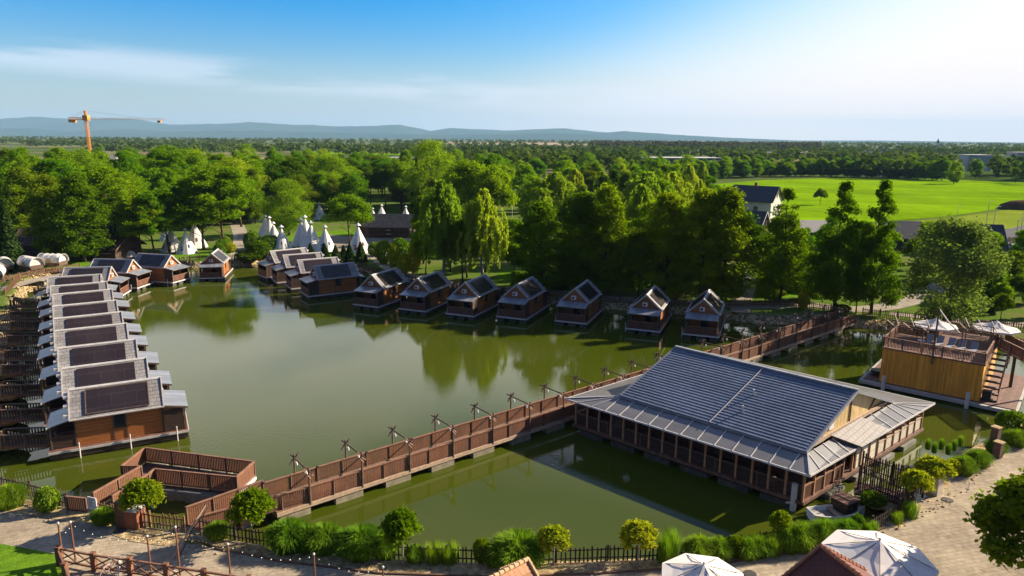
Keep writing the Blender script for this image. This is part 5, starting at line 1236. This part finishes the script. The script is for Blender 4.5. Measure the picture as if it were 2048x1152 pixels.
# bicycles at the bottom fence
def bike(px,py,rz,label,m):
    b=at(px,py,1); t=thing('bicycle',label,'bicycle',(b.x,b.y,1),rz,'bicycles leaning at the cross rail fence')
    for x in (-.52,.52):
        q=MB(); pts=[(x+.33*math.cos(a_),0,.34+.33*math.sin(a_)) for a_ in [k*2*math.pi/16 for k in range(17)]]; q.tube(pts,.018,5,False); w_=q.build('wheel',fence_d,t)
    q=MB()
    for A_,B_ in (((-.52,0,.34),(-.05,0,.30)),((-.05,0,.30),(-.18,0,.85)),((-.18,0,.75),(.38,0,.8)),((-.05,0,.3),(.38,0,.75)),((.38,0,.95),(.52,0,.34)),((-.52,0,.34),(-.18,0,.75))): q.tube([A_,B_],.02,6)
    q.build('frame',m,t); MB().tube([(.36,-.28,1.0),(.38,0,.97),(.36,.28,1.0)],.014,6).build('handlebar',trim,t); MB().hexa([(-.3,-.07,.86),(-.06,-.04,.86),(-.06,.04,.86),(-.3,.07,.86)],[(-.3,-.07,.91),(-.06,-.03,.91),(-.06,.03,.91),(-.3,.07,.91)]).build('saddle',fence_d,t)
bike(216,1158,R(70),'pale pink bicycle parked inside the cross rail fence',mat('pink_paint',(.6,.35,.35),.4)); bike(240,1152,R(105),'white framed bicycle beside the pink one',white_p)
# forked bare branch on the promenade
b=at(368,1098,1); t=thing('timber_sculpture','leaning bare forked poles beside the festoon pole','sculpture',tuple(b)); MB().tube([(-.2,-1.0,0),(.5,.1,1.3),(1.0,1.0,2.2)],[.06,.05,.04],6).build('pole',wood_pale,t); MB().tube([(.1,-.9,0),(.55,.2,1.2),(1.2,1.1,2.1)],[.05,.04,.03],6).build('pole',wood_g,t)
# ------------------------------------------------------------------ foreground roofs and parasols
redt=mat('dark_red_roof_tiles',(.17,.035,.02),.6,(.11,.025,.015),1.5,brick=((1,0,0),(0,1,1),.3,.22,.02,.45),bump=.8,bscale=.03)
oranget=mat('orange_clay_roof_tiles',(.60,.27,.13),.7,(.48,.20,.09),1.5,brick=((1,0,0),(0,1,1),.3,.2,.02,.55),bump=.8,bscale=.03)
def kiosk(apex_l,apex_r,hw,drop,z,label,m,ridge_m,shade_m=None):
    a=at(*apex_l,z); b=at(*apex_r,z); d=(b-a).normalized(); Ln=(b-a).length; t=thing('tiled_kiosk',label,'kiosk',(a.x,a.y,1),math.atan2(d.y,d.x)); h=z-1
    e=h-drop
    q=MB(); q.slab([(0,-hw,e),(Ln,-hw,e),(Ln,0,h),(0,0,h)],.12); q.build('roof',shade_m or m,t); q=MB(); q.slab([(Ln,hw,e),(0,hw,e),(0,0,h),(Ln,0,h)],.12); q.build('roof',m,t)
    q=MB(); k=0
    s=0.0
    while s<Ln: q.tube([(s,0,h+.02),(min(Ln,s+.3),0,h+.04)],[.10,.12],8); s+=.3
    q.build('ridge_tiles',ridge_m,t)
    for y in (-1,1):
        q=MB(); s=0; n_=14
        for k in range(n_):
            f0,f1=k/n_,(k+1)/n_; q.tube([(0,y*hw*(1-f0),e+drop*f0+.02),(0,y*hw*(1-f1),e+drop*f1+.05)],[.08,.10],6)
        q.build('verge_tiles',ridge_m,t)
    MB().box(.4,Ln-.4,-hw+.4,hw-.4,0,e+.1).build('wall',mat('cream_render',(.6,.52,.4),.9),t)
    q=MB(); q.v=[(.4,-hw+.4,e+.1),(.4,hw-.4,e+.1),(.4,0,h-.2),(Ln-.4,-hw+.4,e+.1),(Ln-.4,hw-.4,e+.1),(Ln-.4,0,h-.2)]; q.f=[(0,2,1),(3,4,5),(0,3,5,2),(1,2,5,4),(0,1,4,3)]; q.build('gable_wall',mat('cream_render',(.6,.52,.4)),t)
    MB().box(.36,.398,-.45,.45,0,2.0 if e>2 else e-.2).build('door',wood_g,t)
kiosk((1056,1119),(905,1196),2.1,1.7,4.3,'pale orange tiled gable roof of the kiosk at the bottom edge',oranget,mat('sandy_ridge_tiles',(.60,.38,.20),.7),redt)  # slope away from the sun gets its shade painted as dark red tiles
kiosk((1642,1092),(1860,1262),3.4,2.2,5.2,'dark red tiled gable roof of the kiosk at the bottom edge','' or redt,mat('terracotta_ridge',(.42,.16,.08),.7))
cream=mat('cream_canvas',(.74,.68,.62))
b=at(1760,1080,4.2); umbrella((b.x,b.y,1),2.7,3.2,'very large cream parasol beside the dark red tiled roof','large cream parasols at the bottom edge',R(20))
b=at(1408,1128,3.9); umbrella((b.x,b.y,1),2.1,2.9,'large cream parasol with only its top in view at the bottom edge','large cream parasols at the bottom edge',R(10))
# big tree at the lower right corner
big=make_tree('chestnut_tree','round',LM['dark'],7.4,2.9,24000,.20,limbs=12,tr=.2); b=at(2062,1200,1); big.location=(b.x,b.y,.95); big['label']='big dark leaved tree cut by the lower right corner'; 
# ------------------------------------------------------------------ tipis
canvas=mat('white_tipi_canvas',(.78,.75,.70),.85,(.62,.59,.54),1.6,(1,1,.4)); redp=mat('dark_red_paint',(.30,.05,.04),.8); bluep=mat('blue_paint',(.05,.10,.28),.8)
def make_tipi(kind):
    t=thing('tipi','x','tent'); q=MB(); n=14; h=5.0; r_=2.45
    rim=[(r_*math.cos(2*math.pi*k/n)*(1+.02*(k%2)),r_*math.sin(2*math.pi*k/n)*(1+.02*(k%2)),0) for k in range(n)]; tp=[(.18*math.cos(2*math.pi*k/n),.18*math.sin(2*math.pi*k/n),h) for k in range(n)]
    q.hexa(rim,tp); cn=q.build('canvas',canvas,t)
    q=MB(); q.tube([(0,0,h-.15),(0,0,h+.55)],.10,8); q.build('smoke_pipe',trim,t)
    q=MB(); m_=[(.62*math.cos(2*math.pi*k/8),.62*math.sin(2*math.pi*k/8),h+.42) for k in range(8)]; q.hexa(m_,[(.03*x,.03*y,h+.95) for x,y,z in m_]); q.build('cap',white_p,t)
    q=MB()
    for k in range(5):
        a=k*1.3; q.beam((-.16*math.cos(a),-.16*math.sin(a),h-.2),(.35*math.cos(a),.35*math.sin(a),h+.4),.05)
    q.build('pole',wood_g,t)
    def onc(a,f,w,hh,m,name):   # a patch lying on the canvas
        rr=lambda f:(r_+(.18-r_)*f)+.035; q=MB(); q.hexa(*[[(rr(f+dz)*math.cos(a+da)+0.0,rr(f+dz)*math.sin(a+da),h*(f+dz)) for da,dz in ((-w,0),(w,0),(w,hh),(-w,hh))],[(1.03*rr(f+dz)*math.cos(a+da),1.03*rr(f+dz)*math.sin(a+da),h*(f+dz)) for da,dz in ((-w,0),(w,0),(w,hh),(-w,hh))]]); q.build(name,m,t)
    onc(R(-20),.0,.16,.34,mat('grey_door_flap',(.5,.47,.43),.8),'door_flap')
    if kind: 
        m=redp if kind=='red' else bluep
        for k,(a,f,w,hh) in enumerate(((-115,.16,.16,.04),(-115,.22,.05,.13),(-108,.2,.12,.05),(-122,.28,.12,.04),(-60,.3,.08,.14))): onc(R(a),f,w,hh,m,'painted_motif')
    return t
TPS={k:[None,None] for k in('','red','blue')}
def tipi(kind,px,py,top,label):
    b=at(px,py,1); H=tall(px,py,top); s=H/5.9; rz=R(random.uniform(-20,20))
    if TPS[kind][0] is None: r=make_tipi(kind); TPS[kind]=[r,treeof(r)]; r.location=(b.x,b.y,1); r.scale=(s,)*3; r.rotation_euler=(0,0,rz); r['label']=label; r['group']='white tipis by the lake head'
    else: dup(TPS[kind][0],TPS[kind][1],(b.x,b.y,1),rz,(s,)*3,label,'white tipis by the lake head')
for a in [('blue',374,506,456,'white tipi nearest the lake on the left, right of its neighbour with blue marks'),('blue',345,502,449,'white tipi half hidden behind the slim trees left of the nearest left tipi'),('red',392,494,440,'white tipi with a red patch behind the nearest left tipi'),('',246,512,454,'shaded tipi right of the dark log barn'),('',336,480,440,'tipi glimpsed between tree trunks behind the left pair'),
 ('',533,474,429,'farther of the two tipis left of the yellow green willow'),('',541,478,432,'nearer of the two tipis left of the yellow green willow'),('',549,489,443,'slim tipi between the left pair and the blue star tipi'),('blue',565,500,450,'tipi with a blue star mark at its foot'),('',612,484,430,'tallest tipi half behind its neighbour in the middle group'),('',604,490,436,'second tipi of the middle group'),('',624,498,441,'plain tipi in the centre of the middle group'),('blue',652,501,450,'tipi with a blue stripe right of the middle group'),('red',718,504,446,'tipi with a dark red bull mark in front of the brown barn'),
 ('blue',640,438,404,'blue shaded tipi alone on the grass behind the willow'),('',746,446,415,'small tipi top behind the barn roof, left one'),('',764,444,408,'small tipi top behind the barn roof, middle one'),('',812,444,411,'small tipi top behind the barn roof, right one'),('',222,448,410,'grey tipi deep among the left wood'),('',514,442,402,'pale tipi in the shade at the wood edge')]: tipi(*a)
# ------------------------------------------------------------------ covered wagons
def make_wagon():
    t=thing('covered_wagon','x','covered wagon'); q=MB(); n=14; L2=2.1; i0=0
    for x,sc_ in ((-L2,1.0),(-L2*.5,.97),(0,.96),(L2*.5,.97),(L2,1.03)):
        for k in range(n+1): a=math.pi*(-.08+1.16*k/n); q.v.append((x,1.15*sc_*math.cos(a),1.55+1.15*sc_*math.sin(a)))
    for j in range(4):
        for k in range(n): a=j*(n+1)+k; q.f.append((a,a+1,a+n+2,a+n+1))
    c=q.build('canvas_hood',canvas,t,smooth=True); md=c.modifiers.new('t','SOLIDIFY'); md.thickness=.05
    for x in (-1.75,1.75):
        q=MB(); q.poly([(x,1.1*math.cos(a),1.55+1.1*math.sin(a)) for a in [math.pi*(-.05+1.1*k/12) for k in range(13)]]); q.build('end_wall',mat('pale_end_canvas',(.62,.58,.53),.85),t)
    for k in range(5): x=-L2+k*L2/2; q=MB(); q.tube([(x,1.19*math.cos(a),1.56+1.19*math.sin(a)) for a in [math.pi*j/10 for j in range(11)]],.03,5); q.build('hoop',trim,t)
    MB().hexa([(-1.9,-.95,.75),(1.9,-.95,.75),(1.9,.95,.75),(-1.9,.95,.75)],[(-2.0,-1.1,1.45),(2.0,-1.1,1.45),(2.0,1.1,1.45),(-2.0,1.1,1.45)]).build('wagon_box',wood_g,t)
    for x in (-1.3,1.3):
        for y in (-1.15,1.15):
            q=MB(); q.tube([(x+.5*math.cos(a),y,.5+.5*math.sin(a)) for a in [2*math.pi*k/14 for k in range(15)]],.045,5,False)
            for k in range(4): a=math.pi*k/4; q.beam((x-.48*math.cos(a),y,.5-.48*math.sin(a)),(x+.48*math.cos(a),y,.5+.48*math.sin(a)),.05)
            q.build('wheel',wood_g,t)
    for y,s in ((-1.17,-1),):
        q=MB(); q.box(-.65,.65,y-.05,y-.02,1.5,1.62); q.box(-.4,.4,y-.05,y-.02,1.64,2.0); q.build('painted_emblem',mat('ochre_emblem',(.45,.28,.08),.8),t)
    q=MB(); q.beam((2.0,-.3,.7),(2.9,-.35,0.05),.07); q.beam((2.0,.3,.7),(2.9,.35,.05),.07)
    for k in range(3): q.beam((2.2+.3*k,-.35,.52-.21*k),(2.2+.3*k,.35,.52-.21*k),.06)
    q.build('steps',wood_g,t); return t
wg=make_wagon(); wt=treeof(wg)
for i,(px,py,rz,l_) in enumerate([(108,538,-6,'covered wagon with brown emblem farthest right under the tree'),(64,545,-30,'covered wagon with its open end turned to the lake, second from the right'),(38,512,-24,'covered wagon in the back row between its neighbours'),(10,545,-50,'covered wagon cut by nothing, just left of the middle one'),(-6,566,-60,'covered wagon nearest the viewer at the left frame edge'),(-12,520,-30,'covered wagon in the back row at the left frame edge')]):
    b=at(px,py,1)
    if i==3: l_='covered wagon at the left, its rounded end facing the path'
    if i==0: wg.location=tuple(b); wg.rotation_euler=(0,0,R(rz)); wg['label']=l_; wg['group']='white covered wagons'
    else: dup(wg,wt,tuple(b),R(rz),None,l_,'white covered wagons')
# ------------------------------------------------------------------ buildings with gable roofs
def gable(name,label,cat,px,py,ang,Ln,Wd_,he,hr,wm,rm,over=.5,windows=(),door=None,chimney=False,gx=1,z=1.0,porch=False):
    b=at(px,py,z); t=thing(name,label,cat,(b.x,b.y,z),R(ang)); L2,W2=Ln/2,Wd_/2
    q=MB(); q.box(-L2,L2,-W2,W2,-.1,he); q.v+=[(-L2,-W2,he),(-L2,W2,he),(-L2,0,hr-.1),(L2,-W2,he),(L2,W2,he),(L2,0,hr-.1)]; n=8; q.f+=[(8,10,9),(11,12,13),(8,11,13,10),(9,10,13,12)]; q.build('wall',wm,t)
    sl=(hr-he)/W2; e=W2+over; ze=hr-sl*e
    ro=MB().slab([(-L2-over,-e,ze+.1),(L2+over,-e,ze+.1),(L2+over,0,hr+.1),(-L2-over,0,hr+.1)],.14); q2=MB().slab([(L2+over,e,ze+.1),(-L2-over,e,ze+.1),(-L2-over,0,hr+.1),(L2+over,0,hr+.1)],.14); off=len(ro.v); ro.v+=q2.v; ro.f+=[tuple(i+off for i in f) for f in q2.f]; r_=ro.build('roof',rm,t)
    for x in (-L2-over-.03,L2+over+.03):
        q=MB(); q.beam((x,-e,ze),(x,0,hr+.03),.08,.2); q.beam((x,e,ze),(x,0,hr+.03),.08,.2); q.build('bargeboard',trim if porch else wood_g,r_)
    if chimney: MB().box(-.4,.4,-.5,.3,hr-1,hr+1.0).build('chimney',mat('brick_chimney',(.3,.14,.09),.9),r_)
    for (s,x,zz,w,h) in windows:
        if s=='y-': q=MB().box(x-w/2,x+w/2,-W2-.03,-W2+.05,zz,zz+h)
        elif s=='x+': q=MB().box(L2-.05,L2+.03,x-w/2,x+w/2,zz,zz+h)
        elif s=='x-': q=MB().box(-L2-.03,-L2+.05,x-w/2,x+w/2,zz,zz+h)
        w_=q.build('window',glass_d,t); f=MB(); 
        if s=='y-':
            f.box(x-w/2-.1,x+w/2+.1,-W2-.05,-W2+.02,zz-.1,zz-.002); f.box(x-w/2-.1,x+w/2+.1,-W2-.05,-W2+.02,zz+h+.002,zz+h+.1)
        else:
            sx2=L2 if s=='x+' else -L2; f.box(min(sx2,sx2+.05*(1 if s=='x+' else -1)),max(sx2,sx2+.05*(1 if s=='x+' else -1)),x-w/2-.1,x+w/2+.1,zz-.1,zz-.002); f.box(min(sx2,sx2+.05*(1 if s=='x+' else -1)),max(sx2,sx2+.05*(1 if s=='x+' else -1)),x-w/2-.1,x+w/2+.1,zz+h+.002,zz+h+.1)
        f.build('frame',trim,w_)
    if door:
        s,x,w,h=door
        q=MB().box(x-w/2,x+w/2,-W2-.04,-W2+.05,0,h) if s=='y-' else (MB().box(L2-.05,L2+.04,x-w/2,x+w/2,0,h) if s=='x+' else MB().box(-L2-.04,-L2+.05,x-w/2,x+w/2,0,h)); q.build('door',wood_g,t)
    if porch:
        for y in (-W2,0,W2): MB().box(L2+over-.25,L2+over-.05,y-.1,y+.1,0,he if y else he+.6).build('post',wood_g,t)
        MB().box(L2+.05,L2+over,-W2,W2,.0,.15).build('porch_floor',wood_deck,t)
    return t
log=mat('dark_log_wall',(.085,.05,.035),.8,(.05,.03,.02),2,band=((0,0,1),.28,.15,.4)); shake=mat('brown_shake_roof',(.38,.25,.17),.85,(.27,.175,.12),1.2,brick=((1,0,0),(0,0,1.6),.5,.4,.03,.6),bump=.6)
slate=mat('dark_slate_roof',(.055,.055,.075),.5,(.04,.04,.055),1,brick=((1,0,0),(0,0,1.5),.4,.35,.02,.6)); whiter=mat('white_render',(.62,.58,.54),.9,(.54,.51,.47),.6)
gable('log_barn','long brown log barn with shake roof behind the right tipi','barn',775,472,-3,11.5,6.5,2.8,5.2,log,shake,.5,[('x-',-1.2,1.1,.9,.9),('y-',1,1.0,.8,.8)],('y-',-4.3,1.4,2.2))
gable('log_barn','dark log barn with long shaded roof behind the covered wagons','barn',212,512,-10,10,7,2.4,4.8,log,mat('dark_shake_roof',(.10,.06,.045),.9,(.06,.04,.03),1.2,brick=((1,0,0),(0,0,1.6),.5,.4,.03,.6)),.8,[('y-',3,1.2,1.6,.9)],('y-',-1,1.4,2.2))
gable('log_shed','dark gabled log shed between the wagons and the left trees','shed',92,508,10,7,6,2.6,5.0,log,log,.6,(),('x-',0,1.4,2.1))
gable('white_house','white two storey house with dark slate roof beside the crop field','house',1508,432,-38,13,10,5.2,9.2,whiter,slate,.6,[('x+',0,6.0,1.0,1.3),('x+',-2.5,6.0,.6,.9),('x+',2.5,6.0,.6,.9),('x+',2.0,2.2,1.4,1.4),('x+',-2.0,2.2,1.4,1.4),('y-',-3,2.2,1.3,1.3),('y-',2,2.2,1.3,1.3)],('x+',0,1.2,2.2),True)
gable('timber_gatehouse','gabled timber porch building below the white house','gatehouse',1492,472,-38,7,5,3.6,6.2,whiter,slate,1.2,[('x+',0,1,1.6,1.6)],None,porch=True)
gable('low_lodge','low lodge with grey brown roof under the timber porch','lodge',1485,500,-38,9,6,2.6,4.4,log,mat('pale_grey_roof',(.32,.29,.27),.8,(.26,.24,.22)),.6,[('x+',0,1,1.6,.9)],('x+',-1.8,1,2.1))
gable('grey_lodge','grey roofed lodge between the slim and the pointed alder','lodge',1612,478,5,8,7,2.4,4.4,log,mat('pale_grey_roof',(.32,.29,.27)),.6,[('y-',0,1,1.6,.9)],('y-',3,1,2))
gable('slate_lodge','slate roofed lodge behind the two pointed alders','lodge',1796,498,-5,7,7,3.2,6.0,log,slate,.6,[('y-',0,1,1.6,.9)],('y-',3,1,2))
gable('slate_gatehouse','slate roofed timber gatehouse at the car park entrance','gatehouse',1944,508,-12,7.5,6,3.0,6.2,log,slate,1.2,[('x+',0,1.2,1.4,.9)],None,porch=True)
gable('garden_hut','small dark hut in the shady garden','hut',1925,600,0,3,2.5,2.0,2.9,log,MATS['brown_shake_roof'],.3,[],('y-',0,.9,1.8))
gable('brick_house','red roofed house beyond the left wood','house',95,352,5,16,9,4,8,whiter,mat('bright_red_roof',(.50,.07,.035),.7),.5,[('y-',-4,1.4,1.2,1.2),('y-',3,1.4,1.2,1.2)],('y-',0,1,2),True)
for i,(px,py,l_,w,h,hr_,m1) in enumerate([(112,328,'small red roofed house behind the big red roof',12,4,7,'bright_red_roof'),(160,322,'white gabled house left of the crane mast',9,5,9,None),(200,328,'long grey roofed building right of the crane mast',28,4,7,None),(283,322,'brown roofed house among far trees left of centre',14,5,8,'brown_shake_roof'),(330,342,'grey roofed shed behind the weeping birches',14,3,6,None)]):
    gable('far_house',l_,'house',px,py,random.uniform(-20,20),w,9,h,hr_,whiter,MATS[m1] if m1 else mat('pale_grey_roof',(.3,.3,.3)),.4,[('y-',-w*.3,1.4,1.2,1.2),('y-',w*.25,1.4,1.2,1.2)],('y-',0,1,2))
# flat roofed far halls
def hall(label,px,py,w,d,h,rz,m,stripe=None,cat='warehouse',name='warehouse'):
    b=at(px,py,1); t=thing(name,label,cat,tuple(b),R(rz)); MB().box(-w/2,w/2,-d/2,d/2,-.1,h).build('wall',m,t); MB().box(-w/2-.4,w/2+.4,-d/2-.4,d/2+.4,h+.002,h+.5).build('roof',trim,t)
    for k in range(max(2,int(w/12))): x=-w/2+w*(k+.5)/max(2,int(w/12)); MB().box(x-1.6,x+1.6,-d/2-.08,-d/2+.1,0 if k%2 else h*.5,min(h-.5,(3.6 if k%2 else h*.5+1.4))).build('loading_door' if k%2 else 'window',glass_d if k%2==0 else trim,t)
grm=mat('grey_cladding',(.33,.36,.40),.6,(.28,.31,.35),.2); dkm=mat('dark_cladding',(.12,.10,.10),.7); 
hall('tall pale grey hall behind the field edge on the right',1948,341,17,18,12,-12,grm)
hall('pale grey hall cut by the right frame edge beyond the field',2042,334,18,20,13,-10,grm)
hall('long low dark hall with white roof edge beyond the centre right wood',1352,332,70,30,7,8,dkm)
hall('second low dark hall right of the long one',1410,336,40,20,5,8,dkm)
hall('bright white hall near the horizon on the right',1770,306,60,30,9,0,white_p)
hall('small white hall left of the horizon halls',1700,312,26,14,5,0,white_p)
hall('low white roofed building among brown trees, centre right',1560,312,60,24,5,0,dkm)
hall('white flat roofed office behind the centre wood',792,338,34,16,8,-6,whiter,name='office',cat='office')
# church spires
for px,top,D_,l_ in ((1667,283,2300,'thin church spire on the horizon, left of two'),(1875,277,2300,'thin church spire on the horizon, right of two')):
    b=far(px,290,D_); H=far(px,top,D_).z; t=thing('church',l_,'church',(b.x,b.y,0)); MB().box(-4,4,-4,4,0,H*.55).build('tower',whiter,t); MB().hexa([(-4.2,-4.2,H*.55),(4.2,-4.2,H*.55),(4.2,4.2,H*.55),(-4.2,4.2,H*.55)],[(-.1,-.1,H),(.1,-.1,H),(.1,.1,H),(-.1,.1,H)]).build('spire',slate,t); MB().box(4.1,22,-5,5,0,H*.3).build('nave',whiter,t)
# ------------------------------------------------------------------ tower crane
D_=430; b=far(184,340,D_); top=far(178,232,D_).z; jz=far(180,241,D_).z; t=thing('tower_crane','orange tower crane standing over the left wood','crane',(b.x,b.y,1)); orm=mat('orange_crane_paint',(.80,.34,.05),.5)
def lattice(p,q_,w,n,r_=.12,tri=False):
    m=MB(); p=Vector(p);q_=Vector(q_);d=(q_-p).normalized(); up=Vector((0,0,1)) if abs(d.z)<.9 else Vector((1,0,0)); a=d.cross(up).normalized()*w/2; c=a.cross(d).normalized()*w/2; cs=[-a-c,a-c,a+c,-a+c]
    for o in cs: m.beam(p+o,q_+o,r_*1.6)
    for k in range(n):
        u=p.lerp(q_,k/n); v=p.lerp(q_,(k+1)/n)
        for i in range(4): o,o2=cs[i],cs[(i+1)%4]; m.beam(u+o,v+o2,r_); m.beam(v+o,v+o2,r_)
    return m
lattice((0,0,0),(0,0,jz-1),1.3,24,.12).build('mast',orm,t); jl=far(330,244,D_).x-b.x; cl=b.x-far(139,241,D_).x
lattice((1,0,jz),(jl,0,jz),1.0,26,.045).build('jib',orm,t); lattice((-1,0,jz),(-cl,0,jz),1.3,6,.14).build('counter_jib',orm,t); MB().box(-cl,-cl+3.5,-1.2,1.2,jz-2.2,jz-.7).build('counterweight',orm,t)
MB().box(-1.4,1.6,-1.4,1.4,jz-1,jz+2).build('slewing_cab',orm,t); lattice((0,0,jz+1.5),(0,0,top+2),1.0,4,.14).build('apex',orm,t)
q=MB(); q.beam((0,0,top+2),(-cl+1,0,jz+.6),.1); q.beam((0,0,top+2),(jl*.7,0,jz+.7),.1); q.build('tie_rod',orm,t)
MB().box(jl*.93-1,jl*.93+1,-.8,.8,jz-2,jz-.8).build('trolley',orm,t)
# ------------------------------------------------------------------ parked cars
tyre=mat('black_rubber',(.02,.02,.02),.8)
def make_car(bm):
    t=thing('parked_car','x','car'); q=MB(); prof=[(-2.1,.35),(-2.12,.75),(-1.95,.95),(-1.2,1.02),(-.6,1.08),(.9,1.05),(1.7,.92),(2.1,.72),(2.12,.35)]
    i0=0
    for y,sc_ in ((-.86,1),(-.8,1.0),(.8,1.0),(.86,1)):
        for x,z in prof: q.v.append((x,y,z if abs(y)<.85 else min(z,.92)))
    n=len(prof)
    for j in range(3):
        for k in range(n): a=j*n+k; b_=j*n+(k+1)%n; q.f.append((a,b_,b_+n,a+n))
    q.f+= [tuple(range(n-1,-1,-1)),tuple(3*n+k for k in range(n))]; q.build('body',bm,t)
    MB().hexa([(-1.5,-.78,1.0),(1.0,-.78,1.0),(1.0,.78,1.0),(-1.5,.78,1.0)],[(-1.1,-.62,1.48),(.35,-.62,1.48),(.35,.62,1.48),(-1.1,.62,1.48)]).build('window',glass_d,t); MB().hexa([(-1.12,-.63,1.485),(.37,-.63,1.485),(.37,.63,1.485),(-1.12,.63,1.485)],[(-1.0,-.58,1.53),(.25,-.58,1.53),(.25,.58,1.53),(-1.0,.58,1.53)]).build('roof',bm,t)
    for x in (-1.3,1.35):
        for y in (-.80,.80): w_=MB().tube([(x,y-.11,.33),(x,y+.11,.33)],.33,14).build('wheel',tyre,t); MB().tube([(x,y-.12,.33),(x,y+.12,.33)],.18,10).build('rim',trim,w_)
    for y in (-.62,.62): MB().box(2.06,2.13,y-.16,y+.16,.6,.74).build('headlight',white_p,t); MB().box(-2.13,-2.08,y-.14,y+.14,.7,.85).build('tail_light',redp,t)
    return t
for i,(px,py,c,l_) in enumerate([(1982,501,(.05,.07,.16),'dark blue parked car nearest the slate gatehouse'),(1996,496,(.55,.56,.58),'silver car parked behind the dark blue one'),(2012,500,(.10,.10,.11),'dark grey parked car in the middle of the row'),(2040,502,(.62,.62,.64),'silver parked car at the right frame edge')]):
    t=make_car(mat('car_paint_%s'%['blue','silver','graphite','light_silver'][i],c,.25,spec=.7)); b=at(px,py,1.15); t.location=(b.x,b.y,1.15); t.rotation_euler=(0,0,R(-120+5*i)); t['label']=l_; t['group']='cars parked behind the board fence'
# street lamps and posts
for i,(px,py,top,l_) in enumerate([(1970,462,402,'tall thin street lamp at the road bend, left one'),(1984,470,414,'tall thin street lamp at the road bend, right one'),(2025,516,440,'white street lamp rising from the car park'),(2040,470,425,'street lamp beyond the road at the right edge'),(1912,444,412,'thin pole standing at the field corner'),(1024,440,380,'street lamp in the road gap of the wood')]):
    b=at(px,py,1); H=tall(px,py,top); t=thing('street_lamp',l_,'street lamp',tuple(b),0,'street lamps and poles'); MB().tube([(0,0,0),(0,0,H)],[.10,.06],8).build('pole',trim,t); MB().tube([(0,0,H),(.9,0,H+.1)],.04,6).build('arm',trim,t); MB().box(.6,1.2,-.12,.12,H+.05,H+.15).build('lamp_head',trim,t)
# goal like frame and excavator bodies at the field edge
b=at(1782,354,1); t=thing('gantry','pale post and beam frame at the far field edge','frame',tuple(b))
q=MB(); q.beam((-3,0,0),(-3,0,6),.5); q.build('post',white_p,t); q=MB(); q.beam((3,0,0),(4,0,5),.5); q.build('post',white_p,t); q=MB(); q.beam((-3.5,0,6),(4.5,0,5.4),.5); q.build('beam',white_p,t)
for px,l_ in ((1734,'small white site cabin at the field edge, left one'),(1757,'white site cabin at the field edge, right one')):
    b=at(px,353,1); t=thing('site_cabin',l_,'site cabin',tuple(b)); MB().box(-2.5,2.5,-1.3,1.3,0,2.6).build('wall',white_p,t); MB().box(-2.6,2.6,-1.4,1.4,2.602,2.75).build('roof',trim,t); MB().box(-.5,.5,-1.34,-1.25,.2,2.2).build('door',glass_d,t)
# ------------------------------------------------------------------ air
hz=MB().box(-15500,15500,-60,16900,-7,470); me=hz.build('haze',mat('haze_dummy',(.8,.8,.8))); tag(me,'thin blue summer haze over the plain','haze',None,'stuff')
m=bpy.data.materials.new('blue_summer_haze'); m.use_nodes=True; n=m.node_tree.nodes; n.clear(); o=n.new('ShaderNodeOutputMaterial'); v=n.new('ShaderNodeVolumePrincipled'); v.inputs['Color'].default_value=(.42,.70,1,1); v.inputs['Density'].default_value=4.8e-5; v.inputs['Anisotropy'].default_value=.0; m.node_tree.links.new(v.outputs[0],o.inputs['Volume']); me.data.materials.clear(); me.data.materials.append(m)
